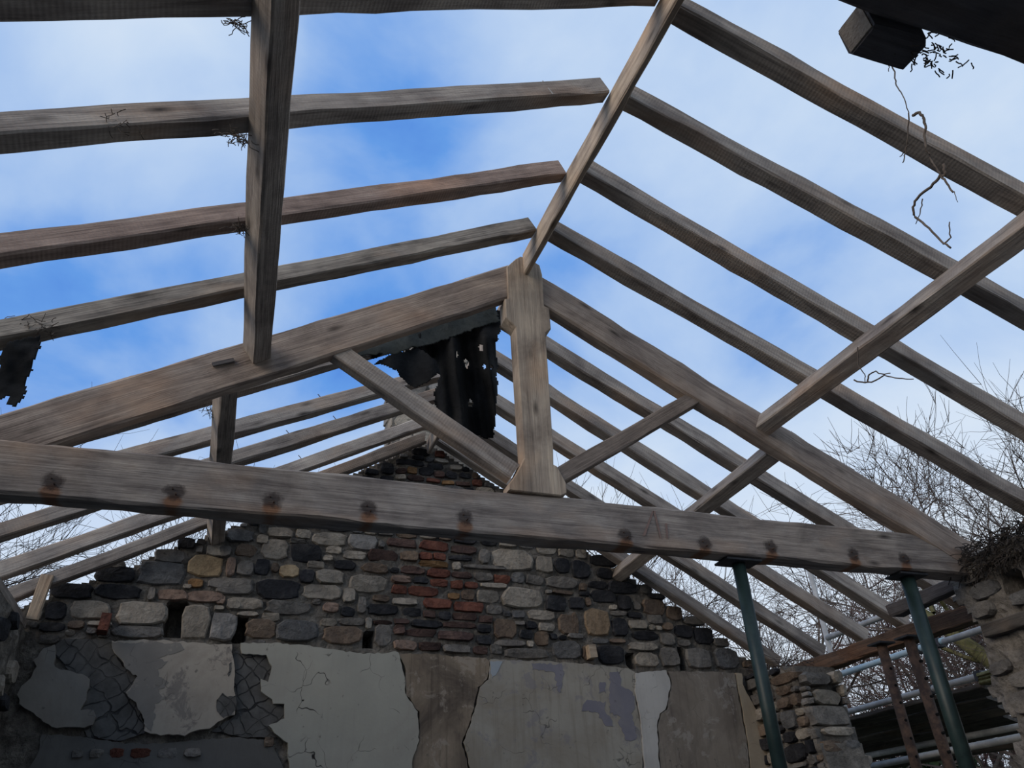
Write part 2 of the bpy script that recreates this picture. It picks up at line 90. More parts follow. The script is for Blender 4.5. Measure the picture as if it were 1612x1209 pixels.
PLASTER={
 'left':[(-1.189, 3.198), (-1.173, 3.134), (-1.16, 3.043), (-1.114, 3.026), (-1.043, 3.01), (-0.955, 2.994), (-0.9, 2.96), (-0.888, 2.906), (-0.902, 2.87), (-0.89, 2.817), (-0.916, 2.747), (-0.833, 2.748), (-0.809, 2.696), (-0.81, 2.645), (-0.872, 2.623), (-0.955, 2.627), (-1.043, 2.618), (-1.134, 2.659), (-1.241, 2.734), (-1.316, 2.776), (-1.35, 2.844), (-1.339, 2.896), (-1.297, 2.959), (-1.276, 3.04), (-1.304, 3.084), (-1.266, 3.167)],
 'cream':[(-0.816, 3.24), (-0.622, 3.258), (-0.441, 3.263), (-0.3, 3.256), (-0.1, 3.244), (0.073, 3.247), (0.073, 3.186), (0.104, 3.128), (0.136, 2.89), (0.154, 2.853), (0.163, 2.724), (0.075, 2.687), (0.003, 2.624), (-0.135, 2.596), (-0.178, 2.574), (-0.295, 2.587), (-0.336, 2.574), (-0.408, 2.587), (-0.454, 2.604), (-0.468, 2.656), (-0.515, 2.743), (-0.553, 2.805), (-0.612, 2.84), (-0.637, 2.875), (-0.604, 2.93), (-0.572, 2.995), (-0.627, 3.049), (-0.684, 3.048), (-0.719, 3.112), (-0.781, 3.156)],
 'main':[(0.139, 3.263), (0.434, 3.274), (0.742, 3.255), (0.952, 3.226), (1.165, 3.213), (1.434, 3.238), (1.472, 3.098), (1.496, 2.997), (1.493, 2.906), (1.555, 2.827), (1.61, 2.759), (1.625, 2.537), (1.575, 2.406), (1.567, 2.314), (0.614, 2.323), (0.584, 2.518), (0.502, 2.572), (0.427, 2.644), (0.481, 2.672), (0.546, 2.7), (0.524, 2.812), (0.447, 2.811), (0.403, 2.857), (0.341, 2.894), (0.329, 2.989), (0.39, 2.971), (0.396, 3.088), (0.346, 3.175), (0.15, 3.179)],
 'damp':[(1.436, 3.227), (1.725, 3.232), (1.952, 3.218), (2.219, 3.216), (2.254, 3.185), (2.226, 3.034), (2.144, 2.97), (2.106, 2.825), (2.059, 2.674), (1.991, 2.528), (2.053, 2.31), (1.568, 2.314), (1.577, 2.406), (1.626, 2.537), (1.622, 2.759), (1.567, 2.827), (1.511, 2.896), (1.492, 2.997), (1.5, 3.089), (1.465, 3.171)],
 'tan':[(2.26, 3.201), (2.662, 3.203), (3.175, 3.196), (3.621, 3.158), (3.684, 3.137), (3.658, 2.957), (3.659, 2.783), (3.689, 2.634), (3.639, 2.294), (2.066, 2.309), (2.004, 2.528), (2.072, 2.675), (2.12, 2.825), (2.157, 2.97), (2.24, 3.035)],
 'chase':[(3.683, 3.12), (4.011, 3.158), (4.046, 3.044), (3.952, 2.808), (3.881, 2.774), (3.837, 2.666), (3.803, 2.293), (3.659, 2.294), (3.675, 2.633), (3.674, 2.783), (3.66, 2.957)],
 'brown':[(4.06, 3.044), (4.043, 3.147), (4.511, 3.16), (4.781, 3.149), (4.767, 3.025), (4.771, 2.795), (4.77, 2.551), (4.744, 2.284), (3.815, 2.293), (3.85, 2.666), (3.893, 2.766), (3.965, 2.803)],
 'ochre':[(4.795, 3.149), (4.861, 3.151), (4.845, 3.05), (4.89, 2.934), (4.974, 2.752), (5.029, 2.574), (5.025, 2.367), (5.009, 2.281), (4.761, 2.284), (4.786, 2.551), (4.788, 2.796), (4.784, 3.025)],
 'violet1':[(3.421, 3.124), (3.525, 3.127), (3.523, 3.015), (3.631, 2.951), (3.641, 2.842), (3.591, 2.755), (3.623, 2.629), (3.611, 2.545), (3.51, 2.535), (3.485, 2.628), (3.455, 2.691), (3.486, 2.733), (3.378, 2.774), (3.396, 2.925)],
 'violet2':[(3.165, 2.878), (3.338, 2.859), (3.33, 2.795), (3.394, 2.701), (3.387, 2.648), (3.304, 2.679), (3.253, 2.773), (3.095, 2.792)],
 'violet3':[(3.308, 3.032), (3.371, 3.034), (3.355, 2.946), (3.291, 2.945)],
 'violet4':[(2.649, 3.179), (2.944, 3.183), (2.949, 3.1), (2.911, 2.937), (2.887, 2.937), (2.864, 3.109), (2.658, 3.125)],
 'blue':[(2.258, 3.187), (2.374, 3.187), (2.335, 3.105), (2.265, 3.04)],
 'scratch1':[(-1.194, 3.208), (-1.137, 3.258), (-0.821, 3.256), (-0.71, 3.061), (-0.565, 3.0), (-0.63, 2.88), (-0.517, 2.747), (-0.453, 2.59), (-0.605, 2.538), (-0.828, 2.563), (-0.875, 2.627), (-0.808, 2.7), (-0.92, 2.751), (-0.905, 2.875), (-0.903, 2.965), (-1.047, 3.015), (-1.178, 3.139)],
 'scratch2':[(0.083, 3.182), (0.346, 3.191), (0.417, 3.094), (0.395, 2.938), (0.545, 2.817), (0.559, 2.686), (0.514, 2.566), (0.27, 2.566), (0.015, 2.61), (0.174, 2.728), (0.137, 2.895)],
 'grey_low':[(-1.136, 2.587), (-0.828, 2.563), (-0.602, 2.521), (-0.353, 2.521), (-0.126, 2.543), (0.222, 2.566), (0.459, 2.539), (0.586, 2.326), (-1.179, 2.343), (-1.126, 2.447)],
 'grey_on_cream':[(-0.803, 3.229), (-0.528, 3.244), (-0.307, 3.243), (-0.289, 3.19), (-0.393, 3.153), (-0.447, 3.123), (-0.383, 3.097), (-0.436, 3.039), (-0.435, 2.983), (-0.357, 2.948), (-0.415, 2.874), (-0.356, 2.839), (-0.417, 2.784), (-0.408, 2.713), (-0.415, 2.608), (-0.447, 2.616), (-0.462, 2.651), (-0.509, 2.738), (-0.546, 2.8), (-0.601, 2.834), (-0.625, 2.87), (-0.597, 2.924), (-0.573, 2.984), (-0.678, 3.046), (-0.711, 3.105), (-0.773, 3.15)],
 'bare_spot':[(0.013, 2.799), (0.047, 2.883), (0.09, 2.846), (0.157, 2.866), (0.163, 2.755), (0.145, 2.719), (0.083, 2.7), (0.03, 2.745)],
 'bare_spot2':[(0.063, 3.101), (0.091, 3.106), (0.092, 3.063), (0.076, 2.996), (0.066, 3.015), (0.075, 3.053)],
}
LOW_BRICKS=[[(-0.665, 2.425), (-0.573, 2.49)], [(-0.522, 2.422), (-0.386, 2.489)], [(-0.338, 2.417), (-0.208, 2.489)], [(-0.162, 2.425), (-0.04, 2.493)], [(-0.796, 2.424), (-0.702, 2.486)], [(-0.91, 2.424), (-0.835, 2.486)], [(0.408, 2.497), (0.484, 2.569)]]


# ---------------------------------------------------------------- helpers
def tag(o, label=None, cat=None, group=None, kind=None):
    if label: o['label'] = label
    if cat: o['category'] = cat
    if group: o['group'] = group
    if kind: o['kind'] = kind
    return o
def mesh_obj(name, verts, faces, mat, parent=None, smooth=False):
    me = bpy.data.meshes.new(name); me.from_pydata([tuple(v) for v in verts], [], faces); me.update()
    if mat: me.materials.append(mat)
    if smooth: me.polygons.foreach_set('use_smooth', [True] * len(me.polygons))
    o = bpy.data.objects.new(name, me); C.objects.link(o)
    if parent: o.parent = parent
    return o
def empty(name, loc=(0, 0, 0)):
    o = bpy.data.objects.new(name, None); o.location = loc; o.empty_display_size = .1; C.objects.link(o); return o
def keep(o, parent):                        # parent without moving
    o.parent = parent; o.matrix_parent_inverse = Matrix.Translation(-parent.location)
class MB:
    def __init__(s): s.v = []; s.f = []
    def add(s, v, f):
        n = len(s.v); s.v += [tuple(q) for q in v]; s.f += [tuple(i + n for i in g) for g in f]
    def box(s, a, b):
        (x0, y0, z0), (x1, y1, z1) = a, b
        s.add([(x0, y0, z0), (x1, y0, z0), (x1, y1, z0), (x0, y1, z0), (x0, y0, z1), (x1, y0, z1), (x1, y1, z1), (x0, y1, z1)],
              [(0, 3, 2, 1), (4, 5, 6, 7), (0, 1, 5, 4), (1, 2, 6, 5), (2, 3, 7, 6), (3, 0, 4, 7)])
    def tube(s, pts, rad, n=8, cap=True):
        pts = [Vector(p) for p in pts]; rings = []
        if not isinstance(rad, (list, tuple)): rad = [rad] * len(pts)
        ref = None
        for i, p in enumerate(pts):
            d = (pts[min(i + 1, len(pts) - 1)] - pts[max(i - 1, 0)]).normalized()
            if ref is None: ref = Vector((0, 0, 1)) if abs(d.z) < .9 else Vector((1, 0, 0))
            a = d.cross(ref).normalized(); b = a.cross(d)
            rings.append([p + (a * math.cos(2 * PI * k / n) + b * math.sin(2 * PI * k / n)) * rad[i] for k in range(n)])
        v = [q for r in rings for q in r]; f = []
        for i in range(len(pts) - 1):
            for k in range(n): f.append((i * n + k, i * n + (k + 1) % n, (i + 1) * n + (k + 1) % n, (i + 1) * n + k))
        if cap: f += [tuple(range(n - 1, -1, -1)), tuple(range(len(v) - n, len(v)))]
        s.add(v, f)
    def build(s, name, mat, parent=None, smooth=False): return mesh_obj(name, s.v, s.f, mat, parent, smooth)

# ---------------------------------------------------------------- materials
def base_mat(name, rough=.9, spec=.2):
    m = bpy.data.materials.new(name); m.use_nodes = True; t = m.node_tree
    b = t.nodes['Principled BSDF']; b.inputs['Roughness'].default_value = rough; b.inputs['Specular IOR Level'].default_value = spec
    return m, t, b
def coords(t, kind='Object', scale=(1, 1, 1)):
    c = nd(t, 'ShaderNodeTexCoord'); m = nd(t, 'ShaderNodeMapping'); m.inputs['Scale'].default_value = scale
    oi = nd(t, 'ShaderNodeObjectInfo'); a = nd(t, 'ShaderNodeVectorMath', operation='ADD')
    cm = nd(t, 'ShaderNodeCombineXYZ'); r = mth(t, 'MULTIPLY', oi.outputs['Random'], 37.0)
    for i in range(3): ln(t, r, cm.inputs[i])
    ln(t, c.outputs[kind], m.inputs[0]); ln(t, m.outputs[0], a.inputs[0]); ln(t, cm.outputs[0], a.inputs[1])
    return a.outputs[0], oi.outputs['Random']
def nzt(t, vec, scale, detail=5, rough=.55, dist=0):
    n = nd(t, 'ShaderNodeTexNoise'); n.inputs['Scale'].default_value = scale; n.inputs['Detail'].default_value = detail
    n.inputs['Roughness'].default_value = rough; n.inputs['Distortion'].default_value = dist
    ln(t, vec, n.inputs['Vector']); return n.outputs[0]
def bump(t, b, h, strength=.4, dist=.01):
    n = nd(t, 'ShaderNodeBump'); n.inputs['Strength'].default_value = strength; n.inputs['Distance'].default_value = dist
    ln(t, h, n.inputs['Height']); ln(t, n.outputs[0], b.inputs['Normal'])
def wood(name, light, mid, dark, stain=.5, saw=0.0, spots=None):
    """weathered sawn timber: grain runs along the beam's own X axis"""
    m, t, b = base_mat(name, .88, .15)
    v, r = coords(t, 'Object', (.9, 14, 14)); g = nzt(t, v, 2.2, 6, .62, .6)
    v2, _ = coords(t, 'Object', (.7, 40, 40)); g2 = nzt(t, v2, 3.0, 4, .6)
    v3, _ = coords(t, 'Object', (1, 2.2, 2.2)); p = nzt(t, v3, 2.4, 5, .6, .4)
    c = ramp(t, g, [(.25, dark), (.48, mid), (.72, light)])
    c = mix(t, mth(t, 'MULTIPLY', mth(t, 'SUBTRACT', g2, .42, clamp=True), .9), c, dark)
    c = mix(t, mth(t, 'MULTIPLY', mth(t, 'SUBTRACT', p, .5, clamp=True), 3.2 * stain, clamp=True), c, tuple(x * .55 for x in dark))
    rs = nzt(t, v3, 1.3, 3)
    c = mix(t, mth(t, 'MULTIPLY', mth(t, 'SUBTRACT', rs, .52, clamp=True), 3.0, clamp=True), c, (light[0] * .95, light[1] * .72, light[2] * .55))
    vb, _ = coords(t, 'Object', (1.1, 1.6, 1.6)); bl = nzt(t, vb, 2.6, 6, .65, .5)
    c = mix(t, 1.0, c, ramp(t, bl, [(.30, (.62, .61, .62)), (.50, (1, 1, 1)), (.68, (1.28, 1.27, 1.24))]), 'MULTIPLY')
    # knots
    vk, _ = coords(t, 'Object', (2.3, 7, 7)); vo = nd(t, 'ShaderNodeTexVoronoi'); vo.inputs['Scale'].default_value = 1.0; ln(t, vk, vo.inputs['Vector'])
    k = mth(t, 'SUBTRACT', .17, vo.outputs['Distance'], clamp=True); c = mix(t, mth(t, 'MULTIPLY', k, 6, clamp=True), c, tuple(x * .3 for x in dark))
    h = mth(t, 'ADD', mth(t, 'MULTIPLY', g, .6), mth(t, 'MULTIPLY', g2, .7))
    if saw:
        vs, _ = coords(t, 'Object', (1, .12, .12)); w = nd(t, 'ShaderNodeTexWave'); w.inputs['Scale'].default_value = 17; w.inputs['Distortion'].default_value = 2.0; w.inputs['Detail'].default_value = 2
        ln(t, vs, w.inputs['Vector']); h = mth(t, 'ADD', h, mth(t, 'MULTIPLY', w.outputs[0], saw)); c = mix(t, mth(t, 'MULTIPLY', w.outputs[0], saw * .5), c, dark)
    if spots:                                # rusty burnt marks where ceiling joists were spiked on
        tcx = nd(t, 'ShaderNodeTexCoord'); sp = nd(t, 'ShaderNodeSeparateXYZ'); ln(t, tcx.outputs['Object'], sp.inputs[0])
        wob = mth(t, 'MULTIPLY', mth(t, 'SUBTRACT', nzt(t, tcx.outputs['Object'], 22, 4, .7), .5), .07)
        blk = None; rst = None
        for sx, sz in spots:
            dx = mth(t, 'DIVIDE', mth(t, 'SUBTRACT', sp.outputs[0], sx), .055); dzz = mth(t, 'DIVIDE', mth(t, 'SUBTRACT', sp.outputs[2], sz), .05)
            d = mth(t, 'ADD', mth(t, 'SQRT', mth(t, 'ADD', mth(t, 'MULTIPLY', dx, dx), mth(t, 'MULTIPLY', dzz, dzz))), mth(t, 'MULTIPLY', wob, 19))
            q = mth(t, 'MULTIPLY', mth(t, 'SUBTRACT', 1.1, d), 2.2, clamp=True)
            dz2 = mth(t, 'DIVIDE', mth(t, 'SUBTRACT', sp.outputs[2], sz - .055), .045)
            d2 = mth(t, 'ADD', mth(t, 'SQRT', mth(t, 'ADD', mth(t, 'MULTIPLY', dx, dx), mth(t, 'MULTIPLY', dz2, dz2))), mth(t, 'MULTIPLY', wob, 9))
            q2 = mth(t, 'MULTIPLY', mth(t, 'SUBTRACT', 1.0, d2), 2.5, clamp=True)
            blk = q if blk is None else mth(t, 'MAXIMUM', blk, q); rst = q2 if rst is None else mth(t, 'MAXIMUM', rst, q2)
        c = mix(t, mth(t, 'MULTIPLY', rst, .75), c, (.20, .085, .035)); c = mix(t, mth(t, 'MULTIPLY', blk, .8), c, (.035, .026, .024))
    hsv = nd(t, 'ShaderNodeHueSaturation'); ln(t, c, hsv.inputs['Color']); ln(t, mth(t, 'ADD', .82, mth(t, 'MULTIPLY', r, .36)), hsv.inputs['Value'])
    ln(t, hsv.outputs[0], b.inputs['Base Color']); bump(t, b, h, .55, .012); return m
def mottled(name, c1, c2, c3=None, scale=6, rough=.92, bs=.5, bd=.02, vary=.3, kind='Object', fine=30):
    m, t, b = base_mat(name, rough)
    v, r = coords(t, kind); a = nzt(t, v, scale, 6, .6, .2); f = nzt(t, v, fine, 4, .65)
    c = ramp(t, a, [(.3, c1), (.55, c2), (.75, c3 or c2)])
    c = mix(t, mth(t, 'MULTIPLY', mth(t, 'SUBTRACT', f, .5, clamp=True), 2.2, clamp=True), c, tuple(x * .45 for x in c1))
    hsv = nd(t, 'ShaderNodeHueSaturation'); ln(t, c, hsv.inputs['Color']); ln(t, mth(t, 'ADD', 1 - vary / 2, mth(t, 'MULTIPLY', r, vary)), hsv.inputs['Value'])
    ln(t, hsv.outputs[0], b.inputs['Base Color']); bump(t, b, mth(t, 'ADD', a, mth(t, 'MULTIPLY', f, .5)), bs, bd); return m
def plaster_mat(name, c1, c2, stain, stain_amt=.5, streak=.3, crack=.5, flake=None, flake_amt=0.0):
    m, t, b = base_mat(name, .85)
    c = nd(t, 'ShaderNodeTexCoord'); v = c.outputs['Object']
    a = nzt(t, v, 2.2, 6, .6, .3); f = nzt(t, v, 38, 4, .6)
    col = ramp(t, a, [(.32, c1), (.66, c2)])
    st = nzt(t, v, 1.4, 7, .68, .8); col = mix(t, mth(t, 'MULTIPLY', mth(t, 'MULTIPLY', mth(t, 'SUBTRACT', st, .47, clamp=True), 5, clamp=True), stain_amt), col, stain)
    mpv = nd(t, 'ShaderNodeMapping'); mpv.inputs['Scale'].default_value = (16, 1, .8); ln(t, v, mpv.inputs[0])
    sk = nzt(t, mpv.outputs[0], 1.6, 4, .6); col = mix(t, mth(t, 'MULTIPLY', mth(t, 'MULTIPLY', mth(t, 'SUBTRACT', sk, .52, clamp=True), 4, clamp=True), streak), col, tuple(x * .55 for x in stain))
    if flake:
        fk = nzt(t, v, 5.5, 8, .7, .5); col = mix(t, mth(t, 'MULTIPLY', mth(t, 'MULTIPLY', mth(t, 'SUBTRACT', fk, .56, clamp=True), 18, clamp=True), flake_amt), col, flake)
    # thin wandering cracks
    nd1 = nd(t, 'ShaderNodeTexNoise'); nd1.inputs['Scale'].default_value = 5; ln(t, v, nd1.inputs['Vector'])
    vm = nd(t, 'ShaderNodeVectorMath', operation='MULTIPLY_ADD'); ln(t, nd1.outputs['Color'], vm.inputs[0]); vm.inputs[1].default_value = (.35, .35, .35); ln(t, v, vm.inputs[2])
    vo = nd(t, 'ShaderNodeTexVoronoi', feature='DISTANCE_TO_EDGE'); vo.inputs['Scale'].default_value = 2.8; ln(t, vm.outputs[0], vo.inputs['Vector'])
    gate = mth(t, 'MULTIPLY', mth(t, 'SUBTRACT', nzt(t, v, 3.4, 2), .51, clamp=True), 9, clamp=True)
    ck = mth(t, 'MULTIPLY', mth(t, 'MULTIPLY', mth(t, 'SUBTRACT', .010, vo.outputs['Distance'], clamp=True), 160, clamp=True), gate)
    col = mix(t, mth(t, 'MULTIPLY', ck, crack), col, (.03, .027, .025))
    sp = mth(t, 'MULTIPLY', mth(t, 'SUBTRACT', nzt(t, v, 19, 3, .5), .69, clamp=True), 12, clamp=True); col = mix(t, mth(t, 'MULTIPLY', sp, .6), col, (.07, .065, .06))
    ln(t, col, b.inputs['Base Color'])
    bump(t, b, mth(t, 'SUBTRACT', mth(t, 'ADD', mth(t, 'MULTIPLY', a, .4), mth(t, 'MULTIPLY', f, .25)), mth(t, 'MULTIPLY', ck, 1.0)), .35, .012); return m
def scratch_mat():
    m, t, b = base_mat('scratched_render', .95)
    c = nd(t, 'ShaderNodeTexCoord'); v = c.outputs['Object']; a = nzt(t, v, 7, 6, .65)
    wn1 = nd(t, 'ShaderNodeTexNoise'); wn1.inputs['Scale'].default_value = 2.6; wn1.inputs['Detail'].default_value = 3; ln(t, v, wn1.inputs['Vector'])
    wv = nd(t, 'ShaderNodeVectorMath', operation='MULTIPLY_ADD'); ln(t, wn1.outputs['Color'], wv.inputs[0]); wv.inputs[1].default_value = (.34, .1, .34); ln(t, v, wv.inputs[2])
    col = ramp(t, a, [(.3, (.07, .067, .062)), (.7, (.145, .14, .13))]); L = None
    for ang in (.75, -.78):
        mpn = nd(t, 'ShaderNodeMapping'); mpn.inputs['Rotation'].default_value = (0, ang, 0); ln(t, wv.outputs[0], mpn.inputs[0])
        w = nd(t, 'ShaderNodeTexWave', bands_direction='X'); w.inputs['Scale'].default_value = 3.3; w.inputs['Distortion'].default_value = 5.5; w.inputs['Detail'].default_value = 2.5; w.inputs['Detail Scale'].default_value = .55
        ln(t, mpn.outputs[0], w.inputs['Vector']); q = mth(t, 'MULTIPLY', mth(t, 'SUBTRACT', w.outputs[0], .965, clamp=True), 40, clamp=True)
        L = q if L is None else mth(t, 'MAXIMUM', L, q)
    col = mix(t, mth(t, 'MULTIPLY', L, mth(t, 'MULTIPLY', mth(t, 'SUBTRACT', nzt(t, v, 4.5, 4), .36, clamp=True), 4.5, clamp=True)), col, (.03, .03, .03)); ln(t, col, b.inputs['Base Color'])
    bump(t, b, mth(t, 'SUBTRACT', mth(t, 'MULTIPLY', a, .8), L), .8, .015); return m
def metal(name, c1, c2, rough=.55, met=.0, scale=14):
    m, t, b = base_mat(name, rough, .4); b.inputs['Metallic'].default_value = met
    v, r = coords(t); a = nzt(t, v, scale, 6, .65)
    ln(t, ramp(t, a, [(.42, c1), (.66, c2)]), b.inputs['Base Color']); bump(t, b, a, .15, .004); return m

M = {}
M['rafter'] = wood('rafter_timber', (.43, .375, .32), (.32, .275, .235), (.15, .125, .11), .35, .10)
M['truss'] = wood('truss_timber', (.41, .335, .275), (.31, .25, .205), (.16, .125, .105), .35, 0)
SPOTS = [(-.89, -.06), (-.34, -.055), (.14, -.05), (.65, -.05), (1.20, -.05), (2.21, -.07), (2.76, -.08), (3.26, -.06), (3.92, -.06), (4.36, -.06)]
M['rafter_red'] = wood('reddish_timber', (.42, .315, .255), (.31, .225, .18), (.15, .11, .092), .35, .10)
M['rafter_scarred'] = wood('scarred_timber', (.40, .35, .29), (.29, .25, .205), (.10, .085, .075), 1.1, 0)
M['tie'] = wood('tie_timber', (.37, .325, .28), (.265, .23, .20), (.12, .10, .092), .5, 0, [(x + 1.55, z) for x, z in SPOTS])
M['post'] = wood('post_timber', (.50, .41, .31), (.38, .305, .235), (.19, .15, .115), .25, 0)
M['pale'] = wood('pale_timber', (.52, .42, .31), (.40, .32, .235), (.2, .15, .11), .15, 0)
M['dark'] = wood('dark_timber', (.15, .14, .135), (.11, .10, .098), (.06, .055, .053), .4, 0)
M['plate'] = wood('rotten_timber', (.21, .125, .08), (.12, .08, .058), (.055, .043, .037), .5, 0)
M['mortar'] = mottled('lime_mortar', (.065, .06, .053), (.17, .153, .13), (.29, .26, .215), 9, .95, .9, .03, 0, 'Object', 45)
M['mortar_pale'] = mottled('pale_mortar', (.10, .092, .082), (.21, .19, .165), (.31, .285, .25), 7, .95, .9, .03, 0, 'Object', 40)
STONE = dict(
    D=((.016, .016, .018), (.034, .034, .037), (.075, .072, .070)), G=((.10, .092, .085), (.18, .165, .145), (.25, .225, .195)),
    L=((.20, .175, .145), (.33, .29, .235), (.42, .37, .30)), M=((.075, .073, .072), (.135, .132, .128), (.21, .205, .195)),
    K=((.095, .07, .055), (.17, .125, .09), (.24, .18, .13)), T=((.28, .20, .12), (.46, .34, .20), (.52, .40, .26)),
    P=((.14, .095, .075), (.27, .19, .145), (.34, .25, .20)), A=((.15, .14, .13), (.26, .245, .225), (.37, .345, .31)),
    B=((.045, .03, .028), (.095, .06, .05), (.14, .09, .07)), R=((.085, .036, .028), (.165, .064, .043), (.20, .085, .058)),
    O=((.15, .085, .04), (.26, .15, .07), (.32, .21, .11)), H=((.17, .12, .075), (.25, .18, .115), (.30, .225, .15)))
for k, c in STONE.items(): M['st' + k] = mottled('stone_' + k.lower(), *c, scale=8, bs=.8, bd=.03, vary=.35, fine=34)
M['pl_left'] = plaster_mat('plaster_old_paint', (.20, .185, .16), (.27, .25, .215), (.16, .12, .095), .5, .1, .3)
M['pl_cream'] = plaster_mat('plaster_cream', (.36, .315, .255), (.42, .375, .31), (.24, .205, .17), .75, .1, .5, (.20, .18, .16), .8)
M['pl_main'] = plaster_mat('plaster_grey_green', (.335, .325, .275), (.39, .375, .315), (.30, .27, .23), .45, .1, 1.0)
M['pl_damp'] = plaster_mat('plaster_soot_stained', (.20, .155, .11), (.30, .24, .175), (.075, .06, .05), .85, .75, .3, (.36, .31, .25), .6)
M['pl_tan'] = plaster_mat('plaster_tan', (.30, .275, .23), (.37, .345, .29), (.22, .18, .13), .55, .35, .6, (.21, .20, .215), .55)
M['pl_chase'] = plaster_mat('plaster_filler', (.44, .42, .385), (.52, .50, .46), (.33, .31, .28), .4, .2, .2)
M['pl_brown'] = plaster_mat('plaster_brown_damp', (.22, .185, .145), (.30, .26, .21), (.13, .105, .09), .8, .45, .5, (.38, .355, .31), .5)
M['pl_ochre'] = plaster_mat('plaster_ochre', (.38, .31, .215), (.46, .385, .28), (.22, .18, .14), .5, .1, .4)
M['pl_greyed'] = plaster_mat('plaster_greyed', (.20, .185, .165), (.255, .235, .205), (.17, .145, .12), .5, .1, .4, (.37, .335, .275), .55)
M['pl_violet'] = plaster_mat('violet_distemper', (.17, .165, .19), (.215, .205, .235), (.30, .28, .26), .5, .1, .2)
M['pl_blue'] = plaster_mat('pale_blue_distemper', (.30, .34, .37), (.36, .39, .41), (.30, .29, .27), .4, 0, .2)
M['pl_low'] = plaster_mat('grey_cement_render', (.105, .10, .092), (.16, .153, .14), (.09, .085, .08), .6, .2, .4)
M['scratch'] = scratch_mat()
M['felt'] = mottled('bitumen_felt', (.008, .008, .009), (.016, .017, .018), (.032, .032, .032), 5, .97, .35, .02, 0)
M['felt_green'] = mottled('weathered_felt', (.03, .036, .036), (.055, .063, .06), (.085, .09, .083), 5, .85, .4, .02, 0)
M['green'] = metal('green_paint', (.013, .027, .025), (.024, .045, .040), .45, .0, 9)
M['rust'] = metal('rusty_steel', (.045, .03, .024), (.115, .07, .048), .85, .0, 16)
M['galv'] = metal('galvanised_steel', (.28, .28, .27), (.40, .395, .375), .6, .0, 10)
M['bluepaint'] = metal('pale_blue_paint', (.26, .38, .45), (.38, .45, .48), .55, .0, 9)
M['blacksteel'] = metal('dark_steel', (.03, .032, .036), (.06, .06, .065), .6, .2, 16)
M['hole'] = base_mat('pin_hole', 1)[0]; M['hole'].node_tree.nodes['Principled BSDF'].inputs['Base Color'].default_value = (.008, .008, .008, 1)
M['board'] = wood('scaffold_board', (.16, .14, .115), (.10, .09, .08), (.05, .045, .042), .3, 0)
M['bark'] = mottled('bark', (.045, .04, .035), (.10, .09, .075), (.15, .135, .11), 9, .95, .8, .03, .3)
M['twig'] = mottled('twig', (.05, .04, .036), (.09, .072, .062), (.12, .10, .085), 9, .95, .3, .02, .5)
M['twig_red'] = mottled('red_twig', (.085, .05, .047), (.135, .08, .075), (.17, .11, .10), 9, .95, .3, .02, .4)
M['moss'] = mottled('mossy_bark', (.06, .06, .025), (.13, .12, .055), (.18, .165, .09), 9, .95, .8, .03, .2)
M['leaf'] = mottled('ivy_leaf', (.012, .022, .010), (.03, .052, .02), (.055, .08, .035), 9, .7, .2, .01, .3)
M['vine'] = mottled('dead_stem', (.07, .055, .045), (.13, .105, .085), (.18, .15, .12), 20, .95, .4, .01, .2)
M['paint'] = mottled('faded_red_paint', (.22, .155, .13), (.24, .165, .14), None, 20, .95, .1, .01, 0)
M['roots'] = mottled('dark_roots', (.022, .019, .017), (.045, .038, .033), (.09, .075, .06), 20, .95, .3, .01, .2)
M['ground'] = mottled('rough_grass', (.03, .035, .02), (.07, .075, .04), (.10, .10, .06), 2, .95, .8, .05, 0)
M['floor'] = mottled('concrete_floor', (.22, .22, .22), (.30, .30, .295), (.36, .355, .345), 3, .95, .8, .04, 0)

# ---------------------------------------------------------------- timber builder
def beam_mesh(name, L, w, d, seed, wob=.006, ch=.008, step=.16, sag=0.0, ragged=0.0):
    """a sawn timber along +X from 0 to L, section w (Y) by d (Z), worn arrises, slightly uneven"""
    rnd = random.Random(seed); n = max(2, int(L / step)); v = []; f = []
    ph = [rnd.uniform(0, 9) for _ in range(8)]
    prof = [(-1, -1, 0, 1), (-1, -1, 1, 0), (1, -1, -1, 0), (1, -1, 0, 1), (1, 1, 0, -1), (1, 1, -1, 0), (-1, 1, 1, 0), (-1, 1, 0, -1)]
    for i in range(n + 1):
        x = L * i / n; s = -sag * 4 * (x / L) * (1 - x / L)
        for k, (a, b, e, g) in enumerate(prof):
            c = k // 2
            jy = wob * mnoise.noise((x * 1.7 + ph[c], ph[c] * 3.1, .3)) + wob * .35 * rnd.uniform(-1, 1)
            jz = wob * mnoise.noise((x * 1.9, ph[c + 4] * 2.7, 4.3)) + wob * .35 * rnd.uniform(-1, 1)
            cc = ch * (1 + .7 * mnoise.noise((x * 3, ph[k], 2.2)))
            xx = x
            if ragged and i == n: xx += rnd.uniform(-ragged, ragged)
            v.append((xx, a * w / 2 + e * cc + jy, b * d / 2 + g * cc + jz + s))
    for i in range(n):
        for k in range(8): f.append((i * 8 + k, i * 8 + (k + 1) % 8, (i + 1) * 8 + (k + 1) % 8, (i + 1) * 8 + k))
    f += [tuple(range(7, -1, -1)), tuple(range(n * 8, n * 8 + 8))]
    me = bpy.data.meshes.new(name); me.from_pydata(v, [], f); me.update()
    return me
SEED = [100]
